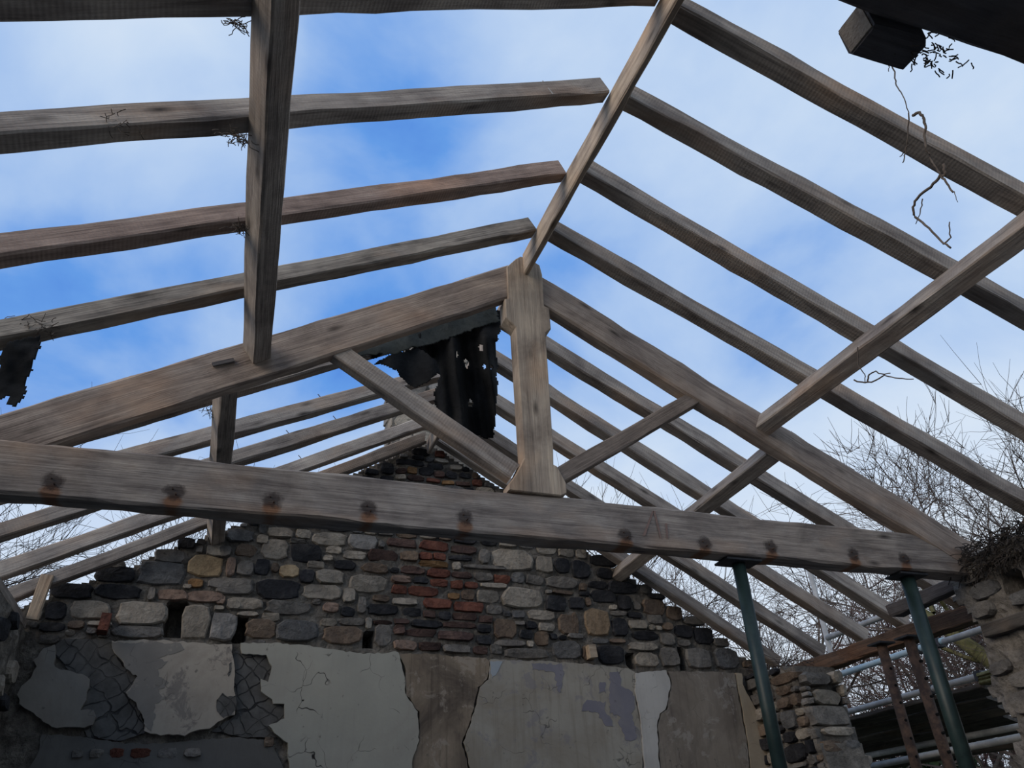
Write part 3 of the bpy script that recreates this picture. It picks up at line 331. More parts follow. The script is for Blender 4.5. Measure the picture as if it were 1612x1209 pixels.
def beam(name, p0, p1, w, d, mat, up=(0, 0, 1), corner=(0, 0), parent=None, **kw):
    """p0 to p1 is the line of the section's point (corner[0]*w/2, corner[1]*d/2)"""
    SEED[0] += 1
    p0 = Vector(p0); p1 = Vector(p1); ex = (p1 - p0).normalized(); ez = Vector(up); ez = (ez - ex * ez.dot(ex)).normalized(); ey = ez.cross(ex)
    o = p0 - ey * (corner[0] * w / 2) - ez * (corner[1] * d / 2)
    me = beam_mesh(name, (p1 - p0).length, w, d, SEED[0], **kw); me.materials.append(mat)
    ob = bpy.data.objects.new(name, me); C.objects.link(ob)
    mw = Matrix(((ex.x, ey.x, ez.x, o.x), (ex.y, ey.y, ez.y, o.y), (ex.z, ey.z, ez.z, o.z), (0, 0, 0, 1)))
    if parent:
        ob.parent = parent; ob.matrix_basis = Matrix.Translation(parent.location).inverted() @ mw
    else: ob.matrix_basis = mw
    return ob
ML, MR = .5936, .5374                       # pitch of the two slopes
def zl(x, off=.02): return EYE + 3.663 + off + (x - 1.521) * ML
def zr(x, off=.02): return EYE + 3.623 + off - (x - 1.825) * MR

# ---------------------------------------------------------------- the setting
def plane_structure(name, x0, x1, y0, y1, z, mat, th=.1):
    b = MB(); b.box((x0, y0, z - th), (x1, y1, z)); o = b.build(name, mat); tag(o, kind='structure'); return o
tag(plane_structure('floor', -1.6, 5.3, -2.6, 7.3, 0, M['floor']), 'dusty concrete floor of the roofless room')
g = MB(); N = 24
for i in range(N + 1):
    for j in range(N + 1):
        x = -40 + 90 * i / N; y = -25 + 90 * j / N
        g.v.append((x, y, -.16 + .25 * mnoise.noise((x * .1, y * .1, 0)) * (1 if math.hypot(x - 2, y - 2) > 12 else 0)))
for i in range(N):
    for j in range(N): g.f.append((i * (N + 1) + j, (i + 1) * (N + 1) + j, (i + 1) * (N + 1) + j + 1, i * (N + 1) + j + 1))
tag(g.build('ground', M['ground'], smooth=True), 'rough grass around the building', kind='structure')

def inpoly(x, z, P):
    r = False; n = len(P)
    for i in range(n):
        x1, z1 = P[i]; x2, z2 = P[(i + 1) % n]
        if (z1 > z) != (z2 > z) and x < (x2 - x1) * (z - z1) / (z2 - z1) + x1: r = not r
    return r
def rubble_core(name, poly, mp, u0, u1, z0, z1, thick, mat, holes=(), cell=.025, base=.012, amp=.016):
    """lime-mortar core of a rubble wall: an uneven face with real recesses, ragged outline, sides and back. mp(u, depth, z) -> xyz"""
    nu = int((u1 - u0) / cell); nz = int((z1 - z0) / cell); v = []; f = []; idx = {}
    def dep(i, j):
        u = u0 + i * cell; z = z0 + j * cell
        dd = base + amp * mnoise.noise((u * 7, z * 9, 1)) + amp * .6 * mnoise.noise((u * 21, z * 24, 5))
        for (a, b, c, d) in holes:
            if a <= u <= c and b <= z <= d: dd += .24
        return dd
    keepc = [[inpoly(u0 + (i + .5) * cell + .02 * mnoise.noise((i * .7, j * .7, 9)), z0 + (j + .5) * cell + .02 * mnoise.noise((i * .6, j * .6, 3)), poly) for j in range(nz)] for i in range(nu)]
    def vid(i, j, back):
        k = (i, j, back)
        if k not in idx:
            u = u0 + i * cell; z = z0 + j * cell
            idx[k] = len(v); v.append(mp(u, thick if back else dep(i, j), z))
        return idx[k]
    for i in range(nu):
        for j in range(nz):
            if not keepc[i][j]: continue
            f.append((vid(i, j, 0), vid(i + 1, j, 0), vid(i + 1, j + 1, 0), vid(i, j + 1, 0)))
            f.append((vid(i, j + 1, 1), vid(i + 1, j + 1, 1), vid(i + 1, j, 1), vid(i, j, 1)))
            for (di, dj, a, b) in ((-1, 0, (i, j + 1), (i, j)), (1, 0, (i + 1, j), (i + 1, j + 1)), (0, -1, (i, j), (i + 1, j)), (0, 1, (i + 1, j + 1), (i, j + 1))):
                ii, jj = i + di, j + dj
                if not (0 <= ii < nu and 0 <= jj < nz and keepc[ii][jj]):
                    f.append((vid(*b, 0), vid(*a, 0), vid(*a, 1), vid(*b, 1)))
    o = mesh_obj(name, v, f, mat); tag(o, kind='structure'); return o
wall_back = rubble_core('wall_back', [(-1.9, -.02), (-1.9, 3.25)] + GABLE[1:-1] + [(5.45, 3.05), (5.45, -.02)], lambda u, d, z: (u, 6.85 + d, z), -1.95, 5.5, -.03, 5.4, .48, M['mortar'], POCKETS, .025)
tag(wall_back, 'rubble stone gable wall with plaster lower half and empty joist pockets')
wall_right = rubble_core('wall_right', RIGHT_OUTLINE, lambda u, d, z: (4.95 + d, u, z), -2.4, 6.9, 0, 3.5, .46, M['mortar_pale'], [(3.66, 3.04, 3.83, 3.18)], .035, .02, .03)
tag(wall_right, 'broken rubble side wall on the right with a collapsed opening')
wall_left = rubble_core('wall_left', [(-2.4, 0), (6.95, 0), (6.95, 3.3), (-2.4, 3.3)], lambda u, d, z: (-1.4 - d, u, z), -2.4, 6.95, 0, 3.36, .46, M['mortar'], (), .05, .02, .025)
tag(wall_left, 'dark rubble side wall at the left edge')
wall_front = rubble_core('wall_front', [(-1.9, 0), (5.4, 0), (5.4, 3.3), (1.7, 5.1), (-1.9, 3.3)], lambda u, d, z: (u, -2.4 - d, z), -1.9, 5.4, 0, 5.1, .4, M['mortar'], (), .07, .02, .025)  # unseen near-end wall, added to keep light off the lower room
tag(wall_front, 'unseen rubble wall behind the photographer, added to shade the room')

def stone_piece(name, box, mp, mat, parent, seed, squ=0, proud=.016):
    """one dressed or rough stone: irregular rounded outline, raised uneven face, edges going back into the mortar"""
    rnd = random.Random(seed); x0, z0, x1, z1 = box; cx_, cz_ = (x0 + x1) / 2, (z0 + z1) / 2; hw, hh = (x1 - x0) / 2, (z1 - z0) / 2
    n = 12; off = rnd.uniform(0, .5); rim = []; squ = squ or rnd.uniform(3.2, 7); pr = proud * rnd.uniform(.35, 1.15); tx, tz = rnd.uniform(-.012, .012), rnd.uniform(-.012, .012)
    for k in range(n):
        a = off + 2 * PI * (k + rnd.uniform(-.18, .18)) / n; ca, sa = math.cos(a), math.sin(a)
        rr = (abs(ca) ** squ + abs(sa) ** squ) ** (-1 / squ) * rnd.uniform(.93, 1.07)
        rim.append((ca * rr, sa * rr))
    v = []
    for sc, dd in ((1.0, .07), (.985, .006), (.89, -pr * .75)):
        for (a, b) in rim: v.append(mp(cx_ + a * hw * sc, dd + (tx * a + tz * b) + rnd.uniform(-.004, .004), cz_ + b * hh * sc))
    v.append(mp(cx_ + rnd.uniform(-.2, .2) * hw, -pr, cz_ + rnd.uniform(-.2, .2) * hh)); f = []
    for r in range(2):
        for k in range(n): f.append((r * n + k, r * n + (k + 1) % n, (r + 1) * n + (k + 1) % n, (r + 1) * n + k))
    for k in range(n): f.append((2 * n + k, 2 * n + (k + 1) % n, 3 * n))
    o = mesh_obj(name, v, f, mat, parent); return o
mpb = lambda u, d, z: (u, 6.845 + d, z)
for i, (a, b, c, d, k) in enumerate(STONES): stone_piece('stone', (a / 1e3, b / 1e3, c / 1e3, d / 1e3), mpb, M['st' + k], wall_back, 1000 + i)
for i, (a, b, c, d, k) in enumerate(BRICKS): stone_piece('brick', (a / 1e3, b / 1e3, c / 1e3, d / 1e3), mpb, M['st' + k], wall_back, 5000 + i, 9, .012)
for i, (a, b, c, d, k) in enumerate(RW_STONES): stone_piece('stone', (a / 1e3, b / 1e3, c / 1e3, d / 1e3), lambda u, dd, z: (4.94 + dd, u, z), M['st' + k], wall_right, 7000 + i, 0, .03)
for i, (a, b, c, d, k) in enumerate(LW_STONES): stone_piece('stone', (a / 1e3, b / 1e3, c / 1e3, d / 1e3), lambda u, dd, z: (-1.39 - dd, u, z), M['st' + k], wall_left, 8000 + i, 0, .03)
# broken end of the right wall, facing the opening: stones bonded through the thickness
for i, (a, b, c, d, k) in enumerate(RW_END): stone_piece('stone', (a / 1e3, b / 1e3, c / 1e3, d / 1e3), lambda u, dd, z: (u, 6.06 + dd + .0 + .18 * max(0, 2.2 - z) * -1.0, z), M['st' + k], wall_right, 8600 + i, 0, .035)

# plaster skins
def densify(P, step, amp, seed):
    rnd = random.Random(seed); out = []
    for i in range(len(P)):
        a = Vector(P[i]); b = Vector(P[(i + 1) % len(P)]); n = max(1, int((b - a).length / step))
        for k in range(n):
            p = a.lerp(b, k / n); out.append((p.x + rnd.uniform(-amp, amp), p.y + rnd.uniform(-amp, amp)))
    return out
def skin(name, P, mat, y, th, parent, step=.03, amp=.006, seed=1, label=None):
    Q = densify(P, step, amp, seed); bm = bmesh.new()
    vs = [bm.verts.new((x, y, z)) for x, z in Q]; fc = bm.faces.new(vs)
    if fc.normal.y > 0: fc.normal_flip()
    r = bmesh.ops.extrude_face_region(bm, geom=[fc]); vv = [g for g in r['geom'] if isinstance(g, bmesh.types.BMVert)]
    bmesh.ops.translate(bm, vec=(0, th, 0), verts=vv); bmesh.ops.triangulate(bm, faces=bm.faces[:]); bmesh.ops.recalc_face_normals(bm, faces=bm.faces[:])
    me = bpy.data.meshes.new(name); bm.to_mesh(me); bm.free(); me.materials.append(mat)
    o = bpy.data.objects.new(name, me); C.objects.link(o); o.parent = parent
    if label: o['label'] = label
    return o
skin('plaster_patch', PLASTER['left'], M['pl_left'], 6.812, .05, wall_back, seed=1, label='grey plaster island left of the scratched render')
skin('plaster_patch', PLASTER['cream'], M['pl_cream'], 6.812, .05, wall_back, seed=2, label='cream plaster panel')
skin('plaster_patch', PLASTER['main'], M['pl_main'], 6.81, .05, wall_back, seed=3, label='large grey-green painted plaster panel')
skin('plaster_patch', PLASTER['damp'], M['pl_damp'], 6.818, .04, wall_back, seed=4, label='brown damp-stained strip below the chimney flue')
skin('plaster_patch', PLASTER['tan'], M['pl_tan'], 6.812, .05, wall_back, seed=5, label='tan plaster panel with flaking violet paint')
skin('plaster_patch', PLASTER['chase'], M['pl_chase'], 6.803, .05, wall_back, seed=6, label='pale filled strip')
skin('plaster_patch', PLASTER['brown'], M['pl_brown'], 6.808, .05, wall_back, seed=7, label='brown damp plaster')
skin('plaster_patch', PLASTER['ochre'], M['pl_ochre'], 6.806, .05, wall_back, seed=8, label='ochre plaster sliver at the right edge')
for k in ('violet1', 'violet2', 'violet3', 'violet4'): skin('paint_patch', PLASTER[k], M['pl_violet'], 6.8095, .004, wall_back, .02, .010, 11, 'violet distemper')
skin('paint_patch', PLASTER['blue'], M['pl_blue'], 6.8095, .004, wall_back, .02, .006, 12, 'pale blue distemper')
skin('paint_patch', PLASTER['grey_on_cream'], M['pl_greyed'], 6.8095, .004, wall_back, .02, .010, 21, 'older grey brown paint showing through the cream')
for k in ('bare_spot', 'bare_spot2'): skin('paint_patch', PLASTER[k], M['scratch'], 6.8095, .004, wall_back, .02, .006, 22, 'bare dark render')
skin('render_patch', PLASTER['scratch1'], M['scratch'], 6.842, .04, wall_back, seed=13, label='dark render scored with a lattice of scratches')
skin('render_patch', PLASTER['scratch2'], M['scratch'], 6.842, .04, wall_back, seed=14, label='dark render scored with a lattice of scratches')
skin('render_patch', PLASTER['grey_low'], M['pl_low'], 6.842, .04, wall_back, seed=15, label='smooth grey cement course')
for i, ((a, b), (c, d)) in enumerate(LOW_BRICKS): stone_piece('brick', (a, b, c, d), lambda u, dd, z: (u, 6.835 + dd, z), M['st' + ('RR' 'AGGGK')[i]], wall_back, 9100 + i, 8, .012)

# ---------------------------------------------------------------- roof truss
truss = empty('roof_truss', (1.66, 4.06, EYE + 1.63))
tag(truss, 'king post roof truss spanning the middle of the roof, tie beam low and two struts', 'truss')
def tb(name, p0, p1, w, d, mat, **kw): return beam(name, p0, p1, w, d, mat, parent=truss, **kw)
tie = tb('tie_beam', (-1.55, 4.075, EYE + 1.77), (5.12, 4.075, EYE + 1.768), .15, .272, M['tie'], wob=.012, ch=.012, step=.12)
prl = tb('principal_rafter', (-1.62, 4.045, EYE + 3.663 - 3.141 * ML), (1.545, 4.045, EYE + 3.663 + .024 * ML), .09, .255, M['truss'], corner=(0, 1), wob=.010, ch=.012, step=.12)
prr = tb('principal_rafter', (1.795, 4.05, EYE + 3.623 + .03 * MR), (5.20, 4.05, EYE + 3.623 - 3.375 * MR), .10, .242, M['truss'], corner=(0, 1), wob=.010, ch=.012, step=.12)
tb('strut', (.37, 4.06, EYE + 2.835), (1.555, 4.06, EYE + 2.103), .095, .118, M['rafter'], corner=(0, 1))
tb('strut', (1.775, 4.06, EYE + 2.095), (2.93, 4.06, EYE + 2.868), .095, .104, M['truss'], corner=(0, 1))
KP = [(1.528, 3.64), (1.60, 3.73), (1.64, 3.765), (1.739, 3.74), (1.783, 3.715), (1.797, 3.629), (1.793, 3.346), (1.829, 3.336), (1.829, 3.154), (1.786, 3.112), (1.779, 2.6), (1.774, 2.232), (1.767, 2.112), (1.79, 2.102), (1.840, 1.995), (1.838, 1.925), (1.80, 1.905), (1.464, 1.907), (1.470, 1.951), (1.517, 2.018), (1.574, 2.13), (1.571, 2.6), (1.567, 3.115), (1.501, 3.185), (1.501, 3.343), (1.527, 3.355)]
bm = bmesh.new(); yA, yB = -.08, .035
vs = [bm.verts.new((x - 1.66, yA, z - 1.63)) for x, z in KP]; fc = bm.faces.new(vs); r = bmesh.ops.extrude_face_region(bm, geom=[fc])
bmesh.ops.translate(bm, vec=(0, yB - yA, 0), verts=[g for g in r['geom'] if isinstance(g, bmesh.types.BMVert)])
bmesh.ops.recalc_face_normals(bm, faces=bm.faces[:])
bmesh.ops.bevel(bm, geom=[e for e in bm.edges if abs(e.verts[0].co.y - e.verts[1].co.y) < 1e-5], offset=.006, segments=1, affect='EDGES')
# the grain of the post runs upwards: its mesh is laid along X and the object stood upright
rot = Matrix(((0, 0, 1, 0), (0, 1, 0, 0), (-1, 0, 0, 0), (0, 0, 0, 1)))
bmesh.ops.transform(bm, matrix=rot, verts=bm.verts[:])
me = bpy.data.meshes.new('king_post'); bm.to_mesh(me); bm.free(); me.materials.append(M['post'])
kp = bpy.data.objects.new('king_post', me); C.objects.link(kp); kp.parent = truss; kp.matrix_basis = rot.inverted()
for x, z in SPOTS:                          # spikes left behind by the ceiling joists
    for q in range(2):
        b = MB(); b.tube([(x + 1.55 + .02 * q - .01, -.055, z + .015 - .03 * q), (x + 1.55 + .02 * q - .01, -.088 - .012 * q, z + .012 - .03 * q)], .004, 6)
        b.build('nail', M['rust'], tie)
b = MB()                                    # a carpenter's mark in worn red paint
for (x0, z0, x1, z1) in ((2.335, 1.705, 2.425, 1.875), (2.432, 1.875, 2.452, 1.70), (2.505, 1.80, 2.497, 1.70)):
    b.add([(x0 + 1.55 - .008, -.0815, z0 - 1.77), (x0 + 1.55 + .009, -.0815, z0 - 1.77), (x1 + 1.55 + .007, -.0815, z1 - 1.77), (x1 + 1.55 - .006, -.0815, z1 - 1.77)], [(0, 1, 2, 3)])
b.build('painted_mark', M['paint'], tie)
b = MB(); b.box((-.06, -.006, -.012), (.06, .006, .012)); cl = b.build('cleat', M['dark'], truss); cl.location = (-.22 - 1.66, -.068, 2.52 - 1.63); cl.rotation_euler = (0, -.45, 0)

near = empty('tie_beam', (1.2, .66, EYE + 1.65)); tag(near, 'black tie beam of the nearest truss cutting the top right corner', 'beam')
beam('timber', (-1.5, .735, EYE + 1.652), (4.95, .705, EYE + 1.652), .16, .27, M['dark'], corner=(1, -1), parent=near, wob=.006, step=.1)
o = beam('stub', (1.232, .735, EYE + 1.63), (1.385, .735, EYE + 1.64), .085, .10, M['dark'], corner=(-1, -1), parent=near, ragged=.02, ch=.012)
b = MB(); b.add([(-.004, -.036, -.043), (-.004, .036, -.043), (-.004, .040, .043), (-.004, -.036, .043), (.006, -.036, -.043), (.006, .036, -.043), (.006, .04, .043), (.006, -.036, .043)], [(0, 3, 2, 1), (4, 5, 6, 7), (0, 1, 5, 4), (1, 2, 6, 5), (2, 3, 7, 6), (3, 0, 4, 7)]); eg = b.build('end_grain', M['pale'], o); eg['label'] = 'sawn end grain, coloured paler for the light on it'  # pale slab puts the light on the sawn end into its colour

# ---------------------------------------------------------------- ridge, purlins, plates
tag(beam('ridge_board', (1.67, .8, EYE + 3.555), (1.672, 3.985, EYE + 3.60), .042, .19, M['post'], corner=(0, -1)), 'front ridge board rising from the king post head out of the top of the picture', 'ridge board')
tag(beam('ridge_board', (1.68, 4.12, EYE + 3.58), (1.68, 6.84, EYE + 3.58), .042, .16, M['rafter'], corner=(0, -1)), 'rear ridge board behind the king post, hidden by torn felt', 'ridge board')
upL = (-.44, 0, .9); upR = (.47, 0, .88)
tag(beam('purlin', (-.185, .8, EYE + 2.545), (-.058, 3.995, EYE + 2.535), .112, .145, M['rafter'], (-.56, 0, .83), (1, -1)), 'front left purlin running towards the camera through the top left', 'purlin')
tag(beam('purlin', (-.215, 4.15, EYE + 2.418), (-.205, 6.95, EYE + 2.47), .108, .135, M['rafter'], upL, (1, -1)), 'rear left purlin between the truss and the gable wall, beside the tie beam', 'purlin')
tag(beam('purlin', (3.49, .8, EYE + 2.604), (3.366, 3.995, EYE + 2.604), .115, .135, M['rafter'], upR, (1, -1)), 'front right purlin running up to the right edge of the picture', 'purlin')
tag(beam('purlin', (3.525, 4.15, EYE + 2.487), (3.58, 6.95, EYE + 2.45), .112, .135, M['rafter'], upR, (1, -1)), 'rear right purlin passing behind the tie beam to the broken gable slope', 'purlin')
tag(beam('wall_plate', (-1.42, 2.0, EYE + 1.74), (-1.42, 6.82, EYE + 1.74), .10, .075, M['rafter'], corner=(-1, 0)), 'grey wall plate on top of the left wall under the rafter feet', 'wall plate')
tag(beam('wall_plate', (5.44, 3.6, EYE + 1.53), (5.44, 6.95, EYE + 1.545), .17, .125, M['plate'], wob=.016, step=.09), 'rotten reddish wall plate bridging the opening in the right wall', 'wall plate')
tag(beam('wall_plate', (5.12, 3.3, EYE + 1.70), (5.12, 4.95, EYE + 1.655), .11, .10, M['dark'], wob=.016, step=.09, ragged=.03), 'short dark inner wall plate beside the tie beam end on the right', 'wall plate')
tag(beam('lintel', (4.97, 2.6, EYE + 1.26), (4.97, 4.05, EYE + 1.25), .14, .09, M['board'], wob=.008), 'brown timber lintel built into the right wall near the picture edge', 'lintel')
tag(beam('wood_block', (-1.36, 6.67, EYE + 1.74), (-1.335, 6.67, EYE + 2.08), .03, .09, M['pale'], (1, 0, 0)), 'pale upright timber offcut nailed to the lowest left rafter', 'wood block')
b = MB(); b.box((-.035, -.11, -.065), (.035, .10, .065)); o = b.build('brick', M['stR']); o.location = (-.886, 6.80, EYE + 1.757); o.rotation_euler = (0, .05, .1); tag(o, 'single orange brick jutting out of the gable wall above the scratched render', 'brick')
b = MB(); b.box((-.042, -.06, -.055), (.03, .07, .06)); o = b.build('wood_plug', M['pale']); o.location = (3.25, 6.81, EYE + 1.695); o.rotation_euler = (0, -.12, 0); tag(o, 'small pale wooden plug wedged between stones above the tan plaster', 'wood block')

# ---------------------------------------------------------------- rafters
nthl = ['nearest', 'second', 'third', 'fourth']
LEFT = [(1.70, 1.865, 'dark rafter along the very top of the picture, left slope'), (2.19, 2.50, 'second rafter down on the front left slope, thin pale line across it near the ridge'),
        (2.80, 3.14, 'third rafter down on the front left slope, reddish brown near the ridge'), (3.36, 3.68, 'lowest front left rafter, dark scarred, with a felt strip hanging from it'),
        (4.46, 4.775, 'first left rafter behind the truss, just showing under the principal'), (4.90, 5.56, 'second left rafter behind the truss'),
        (5.47, 5.98, 'third left rafter behind the truss, meeting the strut at mid height'), (6.12, 6.53, 'fourth left rafter behind the truss, next to the gable rafter')]
for i, (y0, y1, lab) in enumerate(LEFT):
    tag(beam('rafter', (-1.62, y0, zl(-1.62)), (1.648, y1, zl(1.648)), .096, .112, M['rafter_red'] if i == 2 else M['rafter_scarred'] if i == 3 else M['rafter'], (-ML, 0, 1), (-1, -1), wob=.009), lab, 'rafter', 'rafters of the left slope')
tag(beam('rafter', (-1.62, 6.67, EYE + 1.826), (1.63, 6.72, EYE + 3.655), .09, .105, M['rafter'], (-ML, 0, 1), (-1, -1), wob=.009, ragged=.05), 'lowest left rafter against the gable wall with a splintered upper end', 'rafter', 'rafters of the left slope')
RIGHT = [(1.885, 1.64, 'topmost rafter on the front right slope, with dead stems hanging in front'), (2.45, 2.17, 'second rafter down on the front right slope'),
         (3.04, 2.89, 'third rafter down on the front right slope'), (3.60, 3.42, 'lowest rafter on the front right slope, just above the principal'),
         (4.67, 4.67, 'first right rafter behind the truss, right of the king post head'), (5.165, 5.29, 'second right rafter behind the truss, ending behind the green prop'),
         (5.68, 5.80, 'third right rafter behind the truss, ending on the rotten plate'), (6.19, 6.41, 'fourth right rafter behind the truss, ending above the wall corner')]
for i, (y0, y1, lab) in enumerate(RIGHT):
    tag(beam('rafter', (1.695, y0, zr(1.695)), (5.56, y1, zr(5.56)), .11, .122, M['rafter'], (MR, 0, 1), (-1, -1), wob=.009), lab, 'rafter', 'rafters of the right slope')
tag(beam('rafter', (1.72, 6.715, EYE + 3.70), (5.25, 6.72, EYE + 1.612), .11, .11, M['rafter'], (.58, 0, 1), (-1, -1), wob=.009), 'lowest right rafter along the broken gable slope', 'rafter', 'rafters of the right slope')
first = [o for o in C.objects if o.name.split('.')[0] == 'rafter']
b = MB(); b.box((3.365, -.0495, -.05), (3.372, -.047, .056)); b.build('chalk_line', M['pl_chase'], first[1])
# cut nails standing up from the backs of the rear left rafters
for ri, xs in ((5, (.55,)), (6, (.72, .35)), (7, (.5, -.1))):
    ro = [o for o in C.objects if o.name.split('.')[0] == 'rafter'][ri]
    for x in xs:
        b = MB(); b.tube([((x + 1.62) * 1.163, -.02, .05), ((x + 1.62) * 1.163 - .01, -.02, .098)], .0035, 5); b.build('nail', M['rust'], ro)


# ---------------------------------------------------------------- chimney
ch = empty('chimney', (1.8, 7.25, EYE + 3.4)); tag(ch, 'rough grey stone chimney stack behind the torn felt', 'chimney')
b = MB(); b.box((-.46, -.20, -.35), (.45, .22, .98)); b.box((-.26, -.18, .98), (.40, .2, 1.72)); b.build('core', M['mortar'], ch)
b = MB(); b.box((-.50, -.25, .95), (.46, .25, 1.02)); b.build('ledge', M['stG'], ch); b = MB(); b.box((-.31, -.22, 1.66), (.45, .24, 1.74)); b.build('ledge', M['stG'], ch)
rnd = random.Random(3); z = -.2
while z < 1.6:
    h_ = rnd.uniform(.12, .18); lo, hi = (-.46, .45) if z < .9 else (-.26, .40); x = lo
    if z < .95 < z + h_: z = 1.03; continue
    while x < hi - .05:
        w_ = min(rnd.uniform(.14, .28), hi - x)
        stone_piece('stone', (x, z, x + w_ - .012, z + h_ - .012), lambda u, d, q: (u, -.20 + d, q), M['st' + rnd.choice('LGAGL')], ch, int(x * 999 + z * 77)); x += w_
    y = -.2
    while y < .15:
        stone_piece('stone', (y, z, y + .2, z + h_ - .012), (lambda lo_: lambda u, d, q: (lo_ + d, u, q))(lo), M['st' + rnd.choice('LGAGL')], ch, int(y * 999 + z * 177)); y += .21
    z += h_

# ---------------------------------------------------------------- roofing felt
def felt_sheet(name, P, holes, mp, mat, cell=.009, parent=None, th=.003, seed=0):
    xs = [p[0] for p in P]; zs = [p[1] for p in P]; u0, u1, z0, z1 = min(xs), max(xs), min(zs), max(zs)
    nu = int((u1 - u0) / cell) + 1; nz = int((z1 - z0) / cell) + 1; v = []; f = []; idx = {}
    def vid(i, j):
        if (i, j) not in idx: idx[(i, j)] = len(v); v.append(mp(u0 + i * cell, z0 + j * cell))
        return idx[(i, j)]
    for i in range(nu):
        for j in range(nz):
            u, z = u0 + (i + .5) * cell, z0 + (j + .5) * cell
            u_ = u + .014 * mnoise.noise((u * 22, z * 22, seed)); z_ = z + .016 * mnoise.noise((u * 20, z * 20, seed + 5))
            if not inpoly(u_, z_, P): continue
            if any(((u_ - a) / r) ** 2 + ((z_ - b_) / s) ** 2 < 1 for a, b_, r, s in holes): continue
            f.append((vid(i, j), vid(i + 1, j), vid(i + 1, j + 1), vid(i, j + 1)))
    o = mesh_obj(name, v, f, mat, parent, True)
    m = o.modifiers.new('s', 'SOLIDIFY'); m.thickness = th; return o
felt = empty('roofing_felt', (1.3, 4.5, EYE + 3.0)); tag(felt, 'torn black roofing felt hanging in folds left of the king post head', 'roofing felt')
FP = [(0.57, 2.995), (0.737, 3.094), (0.911, 3.197), (1.281, 3.393), (1.64, 3.597), (1.612, 3.39), (1.567, 3.239), (1.58, 3.076), (1.558, 2.73), (1.522, 2.467), (1.362, 2.493), (1.187, 2.565), (1.116, 2.663), (1.119, 2.803), (1.159, 2.923), (1.122, 3.032), (1.021, 3.115), (0.914, 3.106), (0.766, 3.031), (0.691, 2.966)]
def fold(u, z):
    dy = .30 * max(0, (3.3 - z)) * .6
    k = min(1, max(0, (3.45 - z) * 2.2))
    y = 4.38 + dy + k * (.05 * math.sin(u * 24 + 2 * z) + .03 * math.sin(u * 51 + 5 * z)) + .03 * mnoise.noise((u * 7, z * 5, 2))
    s = y / 4.4                             # the sheet leans away from the truss, so it widens with distance
    return (u * s - 1.3, y - 4.5, z * s - 3.0)
o = felt_sheet('hanging_sheet', FP, [(1.348, 3.051, .017, .038), (1.455, 3.202, .021, .034), (1.475, 3.041, .011, .02), (1.274, 3.124, .008, .03), (1.366, 2.731, .013, .03), (1.53, 3.053, .008, .02)], fold, M['felt'], parent=felt)
FD = [(0.756, 3.181), (0.893, 3.262), (1.058, 3.396), (1.23, 3.41), (1.281, 3.16), (1.222, 3.151), (1.146, 3.06), (1.066, 3.025), (0.994, 3.073), (0.937, 3.091), (0.921, 3.138), (0.851, 3.137)]
o = felt_sheet('torn_flap', FD, [], lambda u, z: (u - 1.3, 4.75 - 4.5 + .03 * math.sin(u * 20), z - 3.0), M['felt'], parent=felt, seed=4)
FS = [(.50, 2.94), (.56, 3.02), (1.55, 3.60), (1.60, 3.45), (1.05, 3.12), (.8, 3.0)]
o = felt_sheet('sloping_sheet', FS, [], lambda u, z: (u * 1.0 - 1.3, 4.36 - 4.5 + .02 * mnoise.noise((u * 6, z * 6, 1)), z * 1.0 - 3.0), M['felt_green'], parent=felt, seed=7); o['label'] = 'greenish weathered strip of felt under the principal rafter'
strip = felt_sheet('felt_strip', [(-1.10, 2.10), (-.985, 2.17), (-.97, 2.10), (-.985, 1.98), (-.97, 1.88), (-.985, 1.80), (-1.03, 1.81), (-1.035, 1.87), (-1.055, 1.82), (-1.10, 1.86), (-1.10, 1.97), (-1.115, 2.03)], [], lambda u, z: (u, 3.44 + .02 * math.sin(z * 14) + .012 * mnoise.noise((u * 20, z * 20, 3)), z + EYE), M['felt'], .008)
tag(strip, 'ragged black felt strip dangling below the rafter at the left edge', 'roofing felt')
lap = felt_sheet('felt_strip', [(.2, 2.88), (.5, 3.04), (1.2, 3.43), (1.25, 3.38), (.75, 3.07), (.35, 2.85)], [(.52, 3.0, .06, .02), (.95, 3.24, .05, .012)], lambda u, z: (u, 6.76 + .03 * mnoise.noise((u * 8, z * 8, 6)), z + EYE + .09), M['felt'], .014, seed=9)
tag(lap, 'thin torn felt strip lying along the back of the gable rafter', 'roofing felt')

# ---------------------------------------------------------------- steel props
def prop(x, y, z0, z1, r, mat, label, holes=False, plate=.13, lean=(0, 0)):
    t = empty('steel_prop', (x, y, z0)); tag(t, label, 'prop', 'steel props under the roof timbers'); H = z1 - z0
    b = MB(); b.tube([(0, 0, H * .45), (lean[0], lean[1], H - .012)], r, 20); up_ = b.build('upper_tube', mat, t, True)
    b = MB(); b.tube([(0, 0, .01), (0, 0, H * .46)], r * 1.2, 20); b.build('lower_tube', mat, t, True)
    b = MB(); b.tube([(0, 0, H * .43), (0, 0, H * .47)], r * 1.5, 20); b.build('collar', M['rust'], t)
    b = MB(); b.box((lean[0] - plate, lean[1] - .075, H - .014), (lean[0] + plate, lean[1] + .075, H)); b.build('top_plate', M['blacksteel'], t)
    b = MB(); b.box((-.08, -.08, 0), (.08, .08, .012)); b.build('base_plate', M['blacksteel'], t)
    b = MB(); b.tube([(-.12, 0, H * .5), (.12, 0, H * .5)], .009, 8); b.build('pin', M['rust'], t)
    if holes:
        hz = MB(); k = H * .55
        while k < H - .1:
            hz.tube([(0 - .01, -r - .0015, k), (0 - .01, -r + .02, k)], .011, 10); k += .13
        hz.build('pin_holes', M['hole'], up_)['kind'] = 'stuff'
    return t
